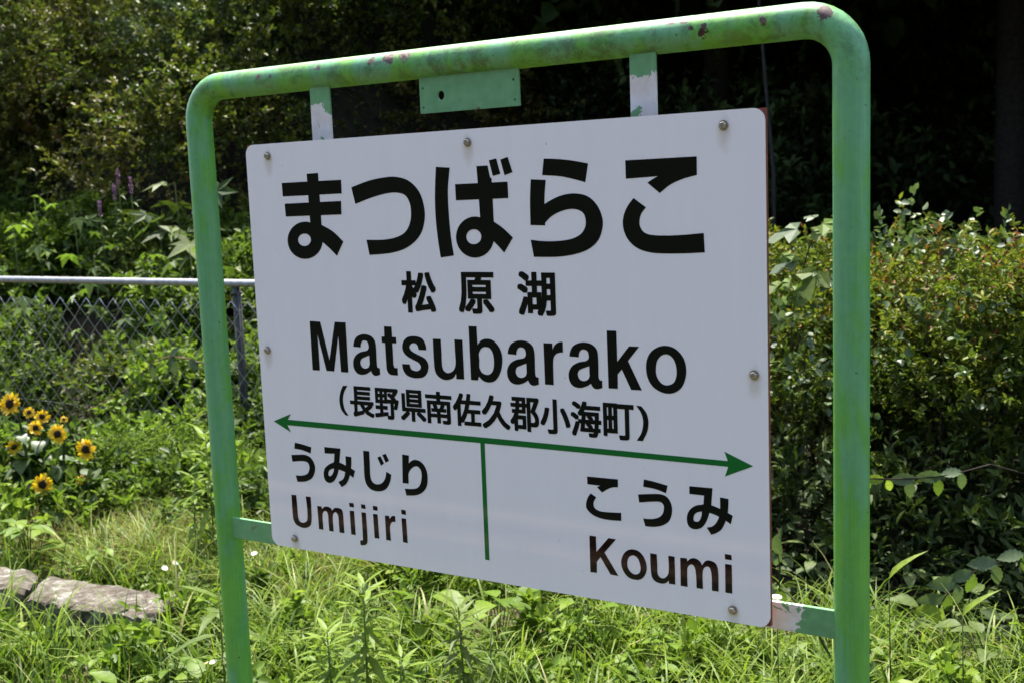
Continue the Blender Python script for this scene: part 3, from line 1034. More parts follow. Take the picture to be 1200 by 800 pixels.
# hedge to the right of the sign: azalea-like shrubs, open and twiggy below
HL = ('dense hedge shrub with yellow-green reddish tips right behind the right post', 'dense hedge shrub showing between the board and the right post', 'dense hedge shrub farthest along the hedge from the board', 'hedge shrub of the back row, behind the one at the right post')
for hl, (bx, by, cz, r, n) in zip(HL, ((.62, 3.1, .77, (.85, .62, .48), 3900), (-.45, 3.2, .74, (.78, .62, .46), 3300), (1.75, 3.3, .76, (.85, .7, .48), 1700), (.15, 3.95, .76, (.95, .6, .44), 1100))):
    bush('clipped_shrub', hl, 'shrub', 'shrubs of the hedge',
         (bx, by, float(ground_z(bx, by))), (bx, by, cz), r, n, 11, .10, .034, .0145, 'leaf_hedge', stems=16, stem_r=.015, foot=.22, low=-.8, up=.55, droop=.05, inner=.25, tilt=.65, lump=.2, tz=.20, clump=9)  # tz: yellow-green young tips, lower leaves darkened to paint in the hedge's shade

# weeds in the shade at the foot of the hedge
for bx, by, h in ((.25, 2.45, .5), (.65, 2.4, .42), (1.05, 2.5, .55), (-.1, 2.5, .5), (.45, 2.62, .65), (.85, 2.65, .6), (-.45, 2.55, .5), (1.4, 2.5, .5)):
    bush('shade_weed', 'leafy weed in deep shade at the foot of the hedge', 'weed', 'weeds in the shade of the hedge', (bx, by, 0), (bx, by, h * .5), (.24, .16, h * .5), 70, 8, .14, .06, .022, 'leaf_wood', stems=6, bark='bark', stem_r=.003, low=-.9, inner=.15, foot=.05)  # dark wood leaves used to paint more shade in below the hedge

# creeper with small round leaves over the hedge top
for px, py, D, s in ((1035, 300, 4.75, .22), (1085, 330, 4.6, .25), (925, 400, 4.6, .2), (1150, 300, 4.9, .22), (935, 470, 4.5, .18), (1120, 400, 4.5, .25)):
    q = at_d(px, py, D)
    bush('hedge_creeper', 'round-leaved pale green creeper sprawling over the hedge shrubs', 'creeper', 'creepers on the hedge', (q[0], q[1], float(ground_z(q[0], q[1]))), q, (s, s * .8, s * .6), 15, 7, .16, .036, .028, 'leaf_grey', stems=3, bark='bark', stem_r=.002, low=-.6, inner=.3, foot=.03)

# tall weeds standing behind the fence
gw = 'weeds behind the fence'
WL = (('leaf_weed', 'tall leafy green weed clump behind the chain-link fence'), ('leaf_bank', 'dark green weed clump behind the chain-link fence'), ('leaf_bright', 'bright yellow-green weed clump behind the chain-link fence'))
for i in range(56):
    bx = RNG.uniform(-8.8, -2.0)
    by = 3.05 + 2.3 * ((i % 8) + RNG.uniform(0, 1)) / 8
    g = float(ground_z(bx, by))
    h = RNG.uniform(.28, .55) + .16 * (by - 3.0)
    mt, lb = WL[(0, 2, 0, 1, 2, 0)[i % 6]]
    bush('tall_weed', lb, 'weed', gw + ', ' + mt.split('_')[1], (bx, by, g), (bx, by, g + h * .55), (.36, .36, h * .55), 165, 9, .17, .07, .034,
         mt, stems=7, bark='stem_green', stem_r=.005, low=-.8, inner=.2)
for i, (bx, by) in enumerate(((-.9, 5.0), (.2, 5.2), (1.2, 5.1), (-1.8, 5.3), (.7, 4.9), (-.3, 5.6))):
    g = float(ground_z(bx, by))
    bush('tall_weed', 'bright leafy weed seen through the gaps under the hedge', 'weed', 'weeds behind the hedge', (bx, by, g), (bx, by, g + .38), (.5, .4, .38), 260, 9, .2, .06, .03, 'leaf_bright', stems=6, bark='stem_green', stem_r=.006, low=-.8, inner=.2)

# feathery weeds at the foot of the fence
for px, py, h, m in ((165, 594, .3, 'leaf_weed'), (215, 590, .3, 'leaf_bright'), (255, 598, .3, 'leaf_weed'), (310, 610, .26, 'leaf_weed'), (130, 585, .22, 'leaf_bank'), (190, 610, .16, 'leaf_weed')):
    q = on_z(px, py, 0)
    q[1] = min(q[1], FY - .25)
    q[2] = float(ground_z(q[0], q[1]))
    bush('feathery_weed', 'fine-leaved green weed at the foot of the chain-link fence', 'weed', 'weeds at the foot of the fence', q, (q[0], q[1], q[2] + h * .55), (.28, .24, h * .5), 420, 10, .13, .032, .008, m, stems=7, bark='stem_green', stem_r=.004, low=-.9, inner=.15)

for px, py, h, m in ((205, 575, .34, 'leaf_bright'), (250, 580, .4, 'leaf_weed'), (120, 565, .3, 'leaf_weed'), (165, 575, .3, 'leaf_bright'), (230, 605, .3, 'leaf_weed'), (270, 615, .34, 'leaf_bright'), (185, 612, .22, 'leaf_weed'), (325, 625, .26, 'leaf_weed')):
    q = on_z(px, py, 0)
    q[1] = min(q[1], FY - .15)
    q[2] = float(ground_z(q[0], q[1]))
    bush('broadleaf_weed', 'oval-leaved green weed close against the chain-link fence', 'weed', 'oval-leaved weeds against the fence', q, (q[0], q[1], q[2] + h * .55), (.22, .16, h * .5), 90, 7, .12, .055, .03, m, stems=7, bark='stem_green', stem_r=.004, low=-.9, inner=.15)

for px, py, h, m in ((10, 612, .45, 'leaf_weed'), (55, 606, .4, 'leaf_weed'), (100, 606, .34, 'leaf_weed'), (-30, 600, .5, 'leaf_bright'), (35, 640, .22, 'leaf_bright'), (75, 628, .26, 'leaf_weed'), (140, 620, .16, 'leaf_bright')):
    q = on_z(px, py, 0)
    q[1] = min(q[1], FY - .15)
    q[2] = float(ground_z(q[0], q[1]))
    bush('broadleaf_weed', 'dark leafy weed growing among the stems of the sunflowers', 'weed', 'weeds among the sunflowers', q, (q[0], q[1], q[2] + h * .5), (.22, .2, h * .5), 80, 7, .12, .06, .03, m, stems=7, bark='stem_green', stem_r=.004, low=-.9, inner=.15)

# shrubs on the sunlit bank
gb = 'shrubs on the bank'
for i in range(36):
    t = RNG.uniform(0, 1)
    bx = -10.5 + 6.9 * t + RNG.uniform(-.3, .3)
    foot = 4.6 + 5.2 * float(sstep(-6.2, -3.2, np.array(bx)))
    by = foot + RNG.uniform(.2, 4.2)
    g = float(ground_z(bx, by))
    kind = ['leaf_bank', 'leaf_red', 'leaf_grey', 'leaf_bank'][i % 4]
    lab = {'leaf_bank': 'green scrambling shrub on the sunlit bank beyond the fence', 'leaf_red': 'shrub with reddish shoots on the sunlit bank beyond the fence', 'leaf_grey': 'grey-green pale-leaved shrub on the bank beyond the fence'}[kind]
    R1 = RNG.uniform(.6, .95)
    bush('bank_shrub', lab, 'shrub', gb + {'leaf_bank': ', green', 'leaf_red': ', reddish', 'leaf_grey': ', pale'}[kind], (bx, by, g), (bx, by, g + .45), (R1, R1, R1 * .75), 390, 11, .24, .054, .029, kind, stems=8, stem_r=.01, low=-.5, lump=.25, clump=3)

# dim undergrowth of the wood
for i in range(40):
    bx = RNG.uniform(-5.0, 5.0)
    by = RNG.uniform(8.2, 12.5)
    g = float(ground_z(bx, by))
    R1 = RNG.uniform(.8, 1.2)
    bush('wood_shrub', 'dark leafy shrub in the shade of the wood', 'shrub', 'shrubs in the shaded wood', (bx, by, g), (bx, by, g + .6), (R1, R1, R1), 180, 9, .32, .10, .052, 'leaf_wood', stems=6, stem_r=.012, low=-.5)


def tree(base, crown_c, crown_r, lean, n, label, tr=.13):
    o = empty('woodland_tree', base)
    b = np.array(base, float)
    top = np.array(crown_c) + np.array([0, 0, crown_r[2] * .4])
    V, F = [], []
    pts = [b + (top - b) * t + np.array([lean * math.sin(3 * t), .1 * math.sin(5 * t), 0]) for t in np.linspace(0, 1, 9)]
    pts[0][2] -= .2
    tube(pts, [tr * (1.25 - 1.1 * t) for t in np.linspace(0, 1, 9)], 10, V, F)
    tk = link('trunk', mesh('trunk', [np.array(v) - b for v in V], F, M['bark'], True), o)
    V, F = [], []
    for k in range(9):
        s = pts[4 + k % 4]
        a = k * 2.4
        e = np.array(crown_c) + np.array([math.cos(a), math.sin(a), .2 * math.sin(k)]) * np.array(crown_r) * .75
        tube([s, (s + e) / 2 + np.array([0, 0, .3]), e], [tr * .35, tr * .22, tr * .08], 6, V, F)
    link('limbs', mesh('limbs', [np.array(v) - b for v in V], F, M['bark'], True), tk)
    B, D = ellipsoid_twigs(n, crown_c, crown_r, .15, -.95, .1, .1)
    V, F, T = twig_leaves(B, D, RNG.uniform(.4, .8, len(B)), 10, .27, .17, .3)
    link('crown', bigmesh('crown', V - b, F, M['leaf_wood'], T), o)
    tag(o, label, 'tree', 'trees of the wood')
    return o


for (x, y, r) in ((-5.4, 9.2, 2.5), (-3.0, 8.6, 2.6), (-.2, 8.4, 2.7), (2.8, 8.3, 2.8), (5.8, 8.6, 2.8), (-3.6, 12.2, 3), (.3, 12.3, 3), (4.3, 12.2, 3)):
    g = float(ground_z(x, y))
    tree((x, y, g), (x, y, 5.75), (r * 1.08, r * 1.08, 2.4), RNG.uniform(-.3, .3), 880, 'dark woodland tree with a dense low crown on the shaded bank')
for (x, y, r, n) in ((-8.7, 7.6, 1.9, 60), (-10.6, 6.6, 1.7, 50), (-7.4, 9.6, 1.9, 120)):  # unseen trees, added upslope to dapple and darken the bank
    g = float(ground_z(x, y))
    tree((x, y, g), (x, y, 6.6), (r, r, 1.5), .1, n, 'open-crowned tree added out of view to dapple the sunlit bank', .09)
q = at_d(899, 150, 9.6)
V, F = tube([(q[0] + .05, q[1], float(ground_z(q[0], q[1])) - .1), (q[0] + .05, q[1], 1.6), (q[0], q[1], 2.2), (q[0] - .06, q[1], 3), (q[0] - .05, q[1] + .1, 4.5)], [.018, .016, .014, .012, .008], 8)
sap = empty('sapling', (q[0], q[1], float(ground_z(q[0], q[1]))))
link('trunk', mesh('trunk', [Vector(v) - sap.location for v in V], F, plain('pale_bark', (.035, .031, .028), .8, var=.3), True), sap)
B, D = ellipsoid_twigs(90, (q[0], q[1], 4.4), (.6, .6, .7), .2, -.9)
V, F, T = twig_leaves(B, D, np.full(len(B), .4), 8, .11, .06)
link('crown', bigmesh('crown', V - np.array(sap.location), F, M['leaf_wood'], T), sap)
tag(sap, 'thin pale sapling trunk standing in the dark wood', 'tree')


# ================================================================== grass
def blades(n, P, L, W, bend, tint, lean=None, K=5):
    a = RNG.uniform(0, 2 * math.pi, n)
    dr = np.stack([np.cos(a), np.sin(a), np.zeros(n)], -1)
    sd_ = np.stack([-np.sin(a), np.cos(a), np.zeros(n)], -1)
    t = np.linspace(0, 1, K)
    ang0 = RNG.uniform(.05, .5, n) if lean is None else lean
    th = ang0[:, None] + bend[:, None] * t[None] ** 1.2
    ds = L[:, None] / (K - 1)
    hx = np.concatenate([np.zeros((n, 1)), np.cumsum(np.sin(th[:, :-1]) * ds, 1)], 1)
    hz = np.concatenate([np.zeros((n, 1)), np.cumsum(np.cos(th[:, :-1]) * ds, 1)], 1)
    C0 = P[:, None, :] + dr[:, None, :] * hx[..., None]
    C0[..., 2] += hz
    w = W[:, None] * np.clip(np.array([.75, 1, .9, .6, .04, 0, 0][:K] if K == 5 else np.linspace(1, .05, K)), 0, 1)[None]
    Lf = C0 + sd_[:, None, :] * w[..., None] * .5
    Rt = C0 - sd_[:, None, :] * w[..., None] * .5
    Rt[..., 2] += .12 * w
    V = np.stack([Lf, Rt], 2).reshape(-1, 3)
    j = np.arange(K - 1) * 2
    F0 = np.stack([j, j + 1, j + 3, j + 2], -1)
    F = (F0[None] + (np.arange(n) * K * 2)[:, None, None]).reshape(-1, 4)
    return V, F, np.repeat(np.clip(tint, 0, 1), K * 2)


def scatter(n, x0, x1, y0, y1, clump=0.0, ncl=200):
    if clump:
        c = np.stack([RNG.uniform(x0, x1, ncl), RNG.uniform(y0, y1, ncl)], -1)
        p = c[RNG.integers(0, ncl, n)] + RNG.normal(size=(n, 2)) * clump
    else:
        p = np.stack([RNG.uniform(x0, x1, n), RNG.uniform(y0, y1, n)], -1)
    return np.c_[p, ground_z(p[:, 0], p[:, 1]) - .01]


HOLLOWS = [(*on_z(px, py, .05)[:2], r) for px, py, r in ((455, 712, .12), (600, 722, .16), (890, 735, .12), (760, 712, .10))]   # bare shaded soil between the clumps


def not_kerb(P):
    for hx, hy, hr in HOLLOWS:
        P = P[np.hypot(P[:, 0] - hx, P[:, 1] - hy) > hr * RNG.uniform(.7, 1.2, len(P))]
    P = P[~((P[:, 0] > -1.0) & (P[:, 1] > 1.86 + .12 * np.sin(5 * P[:, 0]) + RNG.normal(0, .08, len(P))))]
    a, b = np.array(on_z(-10, 675, .1)[:2]), np.array(on_z(190, 700, .1)[:2])
    d = b - a
    l = np.linalg.norm(d)
    d = d / l
    r = P[:, :2] - a
    u = r @ d
    v = r @ np.array([-d[1], d[0]])
    return P[~((u > -2) & (u < l + .05) & (v < .12) & (v > -.24 - .2 * RNG.uniform(0, 1, len(P))))]


# meadow grass round the sign
P = not_kerb(np.concatenate([scatter(5000, -4.2, 2.4, .1, 2.75), scatter(14000, -4.0, 2.2, .2, 2.6, .05, 520), scatter(3000, -5, 2.6, -1.4, .15, .07, 120)]))
n = len(P)
tn = np.clip(.43 + .14 * np.sin(1.7 * P[:, 0] + 2) * np.sin(2.1 * P[:, 1]) + RNG.normal(0, .17, n), 0, 1)
V, F, T = blades(n, P, RNG.uniform(.10, .27, n), RNG.uniform(.004, .0085, n), RNG.uniform(.3, 1.9, n), tn)
tag(link('meadow_grass', bigmesh('meadow_grass', V, F, M['grass'], T)), 'bright green rough grass around the posts of the sign', kind='stuff')
# broad arching blades in clumps
P = not_kerb(scatter(10000, -2.8, 1.8, .4, 2.4, .04, 300))
n = len(P)
V, F, T = blades(n, P, RNG.uniform(.16, .42, n), RNG.uniform(.008, .017, n), RNG.uniform(.9, 2.4, n), RNG.normal(.58, .2, n), K=7)
tag(link('crabgrass', bigmesh('crabgrass', V, F, M['grass'], T)), 'broad arching blades of crabgrass under the sign board', kind='stuff')
# fine and dry grass behind the kerb
P = not_kerb(scatter(9000, -3.6, -1.5, 1.15, 2.1, .07, 90))
n = len(P)
V, F, T = blades(n, P, RNG.uniform(.14, .30, n), RNG.uniform(.002, .0035, n), RNG.uniform(.5, 2.2, n), RNG.normal(.5, .25, n))
tag(link('dry_grass', bigmesh('dry_grass', V, F, M['dry_grass'], T)), 'fine tufted grass with dry straw blades behind the kerb', kind='stuff')
# low herb layer: small leaves close to the soil
P = not_kerb(np.concatenate([scatter(9000, -4, 2.2, .2, 2.7, .09, 500), scatter(4000, -9, -1, 2.6, 4.2, .1, 300), scatter(4000, -1.5, 2.8, 4.6, 7, .12, 300)]))
n = len(P)
P[:, 2] += RNG.uniform(.01, .12, n)
a = RNG.uniform(0, 6.28, n)
D = np.stack([np.cos(a), np.sin(a), RNG.uniform(-.1, .6, n)], -1)
sz = RNG.uniform(.02, .055, n)
V, F, T = leaves(P, D, np.array([0, 0, 1.]) + RNG.normal(size=(n, 3)) * .35, sz, sz * RNG.uniform(.4, .7, n), np.clip(RNG.normal(.5, .22, n), 0, 1))
tag(link('ground_cover', bigmesh('ground_cover', V, F, M['leaf_bright'], T)), 'low leafy ground cover between the grass', kind='stuff')
# straw and dead stalks lying through the grass
P = not_kerb(scatter(800, -4, 2, .2, 2.2))
n = len(P)
V, F, T = blades(n, P, RNG.uniform(.12, .34, n), RNG.uniform(.002, .004, n), RNG.uniform(-.3, .6, n), RNG.uniform(.75, 1, n), lean=RNG.uniform(.5, 1.5, n))
tag(link('straw', bigmesh('straw', V, F, M['dry_grass'], T)), 'dead straw stalks lying through the green grass', kind='stuff')
# small leafy tufts
for i in range(190):
    p = scatter(1, -3.6, 1.6, .35, 2.3)[0]
    if len(not_kerb(p[None])) == 0 or (p[0] < -1.9 and .45 < p[1] < 1.25):
        continue
    h = RNG.uniform(.10, .22)
    s = RNG.uniform(.05, .09)
    bush('leafy_tuft', ['low bright leafy weed tuft in the grass around the sign', 'low dark green leafy weed tuft in the grass around the sign'][i % 2], 'weed', ['bright', 'dark green'][i % 2] + ' low weed tufts in the grass', p, (p[0], p[1], p[2] + h * .6), (s, s, h * .5), 22, 6, .06, RNG.uniform(.035, .065), RNG.uniform(.012, .034), ['leaf_bright', 'leaf_weed'][i % 2], stems=4, bark='stem_green', stem_r=.002, low=-.7, inner=.1, foot=.01)
# shaded floor under the hedge
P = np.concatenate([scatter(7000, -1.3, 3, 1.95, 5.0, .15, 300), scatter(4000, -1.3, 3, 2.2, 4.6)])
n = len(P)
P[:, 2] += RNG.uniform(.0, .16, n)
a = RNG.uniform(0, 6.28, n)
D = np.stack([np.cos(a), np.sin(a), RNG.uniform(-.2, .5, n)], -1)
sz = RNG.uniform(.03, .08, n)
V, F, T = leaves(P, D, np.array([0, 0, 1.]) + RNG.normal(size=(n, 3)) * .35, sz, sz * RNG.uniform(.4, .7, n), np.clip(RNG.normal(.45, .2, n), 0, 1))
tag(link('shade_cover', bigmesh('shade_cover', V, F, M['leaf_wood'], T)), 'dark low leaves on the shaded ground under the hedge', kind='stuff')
# leaf litter carpet of the bank
P = np.concatenate([scatter(36000, -11, -3.5, 4.4, 9), scatter(9000, -5, 6, 6.5, 13)])
n = len(P)
P[:, 2] += RNG.uniform(.0, .38, n)
D = RNG.normal(size=(n, 3)) + np.array([0, -.5, .1])
sz = RNG.uniform(.03, .075, n)
V, F, T = leaves(P, D, np.array([0, -.5, 1.]) + RNG.normal(size=(n, 3)) * .45, sz, sz * .55, np.clip(RNG.normal(.4, .2, n), 0, 1))
tag(link('bank_creeper', bigmesh('bank_creeper', V, F, M['leaf_bank'], T)), 'mat of small creeping leaves covering the bank', kind='stuff')


# ================================================================== single leaves as parts
def leaf_mesh(name, L, outline, mat, fold=.18, droop=.25, wave=0.0, tint=.5):
    """outline: list of (t, half width / L); midrib plus two sides"""
    V, T = [], []
    for t, w in outline:
        z = -droop * t * t * L
        for s in (-1, 0, 1):
            V.append((t * L, s * w * L, z + abs(s) * w * L * fold + (wave * L * math.sin(t * 19 + s) if s else 0)))
            T.append(tint + (.12 if s == 0 else RNG.uniform(-.08, .08)))
    F = []
    for i in range(len(outline) - 1):
        for s in (0, 1):
            a = i * 3 + s
            F.append((a, a + 3, a + 4, a + 1))
    return mesh(name, V, F, M[mat], True, T)


def lobed_mesh(name, L, pts, mat, tint=.5, cup=.15):
    """fan leaf: outline points (x, y) around the stalk point at the origin"""
    V = [(0, 0, 0)]
    for x, y in pts:
        r = math.hypot(x, y)
        V.append((x * L, y * L, -cup * r * r * L + (.05 * L if len(V) % 2 else 0)))
    F = [(0, i, i + 1) for i in range(1, len(pts))]
    return mesh(name, V, F, M[mat], False, [tint + RNG.uniform(-.1, .1) for _ in V])


OV = [(0, .0), (.08, .12), (.25, .27), (.45, .30), (.68, .22), (.87, .10), (1, .0)]
LANCE = [(0, .0), (.1, .05), (.3, .10), (.55, .095), (.8, .05), (1, .0)]
SERR = [(0, .0), (.1, .15), (.16, .13), (.28, .24), (.34, .21), (.46, .27), (.52, .23), (.64, .24), (.7, .18), (.8, .16), (.86, .1), (1, .0)]
HEART = [(0, .05), (.04, .25), (.18, .40), (.38, .42), (.6, .32), (.8, .18), (1, 0)]


def put_leaf(me, parent, p, d, up=(0, 0, 1), scale=1.0, name='leaf'):
    d = Vector(d).normalized()
    u = Vector(up)
    y = u.cross(d)
    if y.length < 1e-4:
        y = d.orthogonal()
    y.normalize()
    z = d.cross(y)
    o = link(name, me, parent)
    R_ = Matrix((d, y, z)).transposed().to_4x4()
    o.matrix_local = Matrix.Translation(Vector(p)) @ R_ @ Matrix.Scale(scale, 4)
    return o


def jit(s):
    return Vector(RNG.normal(size=3) * s)


# ------------------------------------------------------------------ sunflowers
seg = 22
V = [(0, 0, .011)]
for r, z in ((.012, .010), (.02, .007), (.0255, .001), (.022, -.008), (.006, -.014)):
    V += [(r * math.cos(2 * math.pi * k / seg), r * math.sin(2 * math.pi * k / seg), z) for k in range(seg)]
F = [(0, 1 + k, 1 + (k + 1) % seg) for k in range(seg)]
for j in range(4):
    F += [(1 + j * seg + k, 1 + (j + 1) * seg + k, 1 + (j + 1) * seg + (k + 1) % seg, 1 + j * seg + (k + 1) % seg) for k in range(seg)]
disc_me = mesh('flower_head', V, F, M['disc'], True)
def petals(seed, miss, up):
    r = np.random.default_rng(seed)
    Vp, Fp, Tp = [], [], []
    for ring, (np_, r0, ln, tz) in enumerate(((17, .021, .036, .002), (15, .02, .032, .010))):
        for k in range(np_):
            if r.uniform() < miss:
                continue
            a = 2 * math.pi * (k + .5 * ring) / np_ + r.normal(0, .09)
            e = Vector((math.cos(a), math.sin(a), 0))
            s = Vector((-math.sin(a), math.cos(a), 0)) + Vector((0, 0, r.normal(0, .35)))
            l = ln * r.uniform(.7, 1.15)
            lift = r.normal(up, .008)
            b = len(Vp)
            tt = r.uniform(-.2, .15)
            for t, w in ((0, .0035), (.45, .0075), (.8, .005), (1, 0.0004)):
                for sg in (-1, 1):
                    Vp.append(e * (r0 + l * t) + s * sg * w + Vector((0, 0, tz * (1 - t) + lift * t * t * 2 - .002)))
                    Tp.append(.4 + .4 * t + tt)
            Fp += [(b + 2 * i, b + 2 * i + 1, b + 2 * i + 3, b + 2 * i + 2) for i in range(3)]
    return mesh('petals', Vp, Fp, M['petal'], False, np.clip(Tp, 0, 1))


petal_me = [petals(1, .02, 0), petals(2, .14, .004), petals(3, .06, -.004), petals(4, .1, .006)]
sepV, sepF, sepT = [], [], []
for k in range(12):
    a = 2 * math.pi * k / 12
    e, s = Vector((math.cos(a), math.sin(a), 0)), Vector((-math.sin(a), math.cos(a), 0))
    b = len(sepV)
    sepV += [e * .012 + s * .006 + Vector((0, 0, -.012)), e * .012 - s * .006 + Vector((0, 0, -.012)), e * .034 + Vector((0, 0, -.006))]
    sepF.append((b, b + 1, b + 2))
    sepT += [.4] * 3
sepal_me = mesh('sepals', sepV, sepF, M['leaf_weed'], False, sepT)
heart_me = leaf_mesh('leaf', .15, HEART, 'leaf_weed', .25, .45, .008, .35)
heart_me2 = leaf_mesh('leaf', .15, HEART, 'leaf_grey', .2, .6, .01, .45)

tocam = Vector((.50, -.86, .12))
flowers = (  # px, py, distance, head scale, turn, tilt, label
    (12, 473, 5.9, 1.18, (0, 0, 0), 'largest sunflower, on the tallest stem by the fence'),
    (49, 488, 6.1, .80, (1.1, .2, .1), 'sunflower with a half-turned head and orange petals'),
    (34, 483, 6.2, .62, (.7, .1, .5), 'small sunflower head half hidden behind its orange neighbour'),
    (42, 501, 5.95, .80, (.1, 0, .1), 'small yellow sunflower between the tall and the wide dark-centred ones'),
    (68, 508, 5.8, 1.02, (0, .05, 0), 'sunflower with a broad dark centre and short petals'),
    (101, 526, 5.75, 1.12, (-.05, 0, -.05), 'sunflower with full yellow petals standing apart near the feathery weeds'),
    (50, 567, 5.55, 1.05, (.1, .2, -.15), 'low sunflower partly covered by its own leaf'),
    (95, 561, 5.7, .55, (0, 0, 1.0), 'tiny low sunflower head seen from its edge in deep leaves'),
    (16, 523, 5.9, .78, (.9, .3, -.5), 'drooping sunflower head seen from the side'),
    (75, 491, 6.1, .42, (.3, 0, .5), 'unopened small sunflower bud with a yellow rim'))
for px, py, dd, sc, turn, lab in flowers:
    h = Vector(at_d(px, py, dd))
    off = Vector((RNG.uniform(-.08, .08), RNG.uniform(.0, .14), 0))
    base = Vector((h.x + off.x, h.y + off.y, 0))
    base.z = float(ground_z(base.x, base.y))
    o = empty('sunflower', base)
    tag(o, lab, 'sunflower', 'sunflowers in front of the fence')
    nz = (tocam + Vector(turn)).normalized()
    neck = h - nz * .012 * sc - base
    pts = [Vector((0, 0, -.03)), neck * .35 + Vector((.02, .0, .02)), neck * .7 + Vector((.015, .01, .01)), neck + Vector((0, .015, -.02)) - nz * .02, neck]
    V, F = tube(pts, [.009, .0085, .007, .005, .004], 8)
    link('stem', mesh('stem', V, F, M['stem_green'], True), o)
    x_ = Vector((0, 0, 1)).cross(nz).normalized()
    R_ = Matrix((x_, nz.cross(x_), nz)).transposed().to_4x4()
    hd = link('flower_head', disc_me, o)
    hd.matrix_local = Matrix.Translation(h - base) @ R_ @ Matrix.Rotation(px, 4, 'Z') @ Matrix.Scale(sc * .86, 4)
    link('petals', petal_me[(px * 7 + py) % 4], hd)
    link('sepals', sepal_me, hd)
    nlf = 8 + int(RNG.integers(0, 3))
    for k in range(nlf):
        t = .12 + .78 * (k + RNG.uniform(0, .6)) / nlf
        p = neck * t
        a = k * 2.4 + RNG.uniform(0, 1) + px
        put_leaf(heart_me if k % 2 else heart_me2, o, p, (math.cos(a), math.sin(a), RNG.uniform(-.25, .35)), (RNG.normal(0, .2), RNG.normal(0, .2), 1), RNG.uniform(.5, 1.05) * (1.15 - .5 * t))


# ------------------------------------------------------------------ upright weeds and broad-leaved plants
lance_me = [leaf_mesh('leaf', .13, LANCE, 'leaf_bright', .2, dr, 0, tt) for dr, tt in ((.15, .6), (.5, .5), (.9, .75))]
lanceg_me = [leaf_mesh('leaf', .13, LANCE, 'leaf_weed', .2, dr, 0, tt) for dr, tt in ((.15, .7), (.5, .6), (.9, .85))]
ov_me = [leaf_mesh('leaf', .10, OV, 'leaf_bright', .25, dr, .006, tt) for dr, tt in ((.2, .45), (.5, .6), (.35, .3))]
dock_me = leaf_mesh('leaf', .26, [(0, .01), (.06, .06), (.15, .13), (.3, .16), (.45, .17), (.6, .165), (.75, .15), (.88, .10), (1, 0.0)], 'leaf_dock', .22, .35, .012, .6)


def upright(px, py, h, nl, ls, lab, meshes, grp='upright weeds in the grass', lean=(0, 0)):
    top = on_z(px, py, h)
    b = Vector((top[0] - lean[0], top[1] - lean[1], 0))
    b.z = float(ground_z(b.x, b.y))
    o = empty('upright_weed', b)
    tag(o, lab, 'weed', grp)
    tp = Vector(top) - b
    V, F = tube([(0, 0, -.02), tp * .5 + jit(.008), tp], [.004, .0032, .002], 6)
    link('stem', mesh('stem', V, F, M['stem_bright'], True), o)
    for k in range(nl):
        t = .18 + .82 * (k / (nl - 1)) ** .8
        a = k * 2.399
        el = -.2 + 1.5 * max(0, t - .45)
        put_leaf(meshes[0 if t > .85 else (1 if t > .5 else 2)], o, tp * t, (math.cos(a), math.sin(a), el + RNG.normal(0, .12)), (0, 0, 1), ls * (1.1 - .45 * t) * RNG.uniform(.8, 1.15))


upright(425, 683, .52, 60, 1.0, 'tall horseweed with a whorl of narrow leaves below the station board, nearer the left post', lance_me)
upright(537, 710, .46, 60, .95, 'horseweed with narrow grey-green leaves beside the dark hollow below the board', lanceg_me)
upright(383, 737, .36, 46, .9, 'short yellow-green horseweed between its taller twin and the left post', lance_me)
upright(470, 770, .28, 36, .9, 'low horseweed shoot in the grass in front of the taller ones', lance_me)
upright(256, 692, .42, 14, 1.5, 'weed with long drooping lance leaves touching the left post', lanceg_me)
upright(240, 505, .62, 34, 1.2, 'leafy lance-leaved weed beside the fence post', lance_me, 'weeds at the foot of the fence')
upright(228, 560, .42, 26, 1.0, 'short lance-leaved weed in front of the fence post', lance_me, 'weeds at the foot of the fence')
upright(575, 735, .30, 20, .9, 'narrow-leaved shoot between the two clumps of broad leaves', lanceg_me)
upright(1090, 765, .2, 14, .9, 'narrow-leaved shoot in the grass edge below the shady hedge', lance_me)


def rosette(px, py, z, n, ls, lab, meshes, grp, spread=.05, el=(.1, .9), name='broadleaf_weed'):
    c = Vector(on_z(px, py, z))
    b = Vector((c.x, c.y, float(ground_z(c.x, c.y))))
    o = empty(name, b)
    tag(o, lab, 'weed', grp)
    V, F = [], []
    for k in range(n):
        a = k * 2.399 + px
        hh = (c.z - b.z) * RNG.uniform(.4, 1.1)
        d = Vector((math.cos(a), math.sin(a), 0))
        p = d * spread * RNG.uniform(.3, 1.3) + Vector((0, 0, hh))
        tube([(0, 0, -.02), p * .5 + Vector((0, 0, hh * .15)), p], .0022, 5, V, F)
        put_leaf(meshes[k % len(meshes)], o, p, (d.x, d.y, RNG.uniform(*el) - .25), (RNG.normal(0, .15), RNG.normal(0, .15), 1), ls * RNG.uniform(.7, 1.2))
    link('stalks', mesh('stalks', V, F, M['stem_green'], True), o)


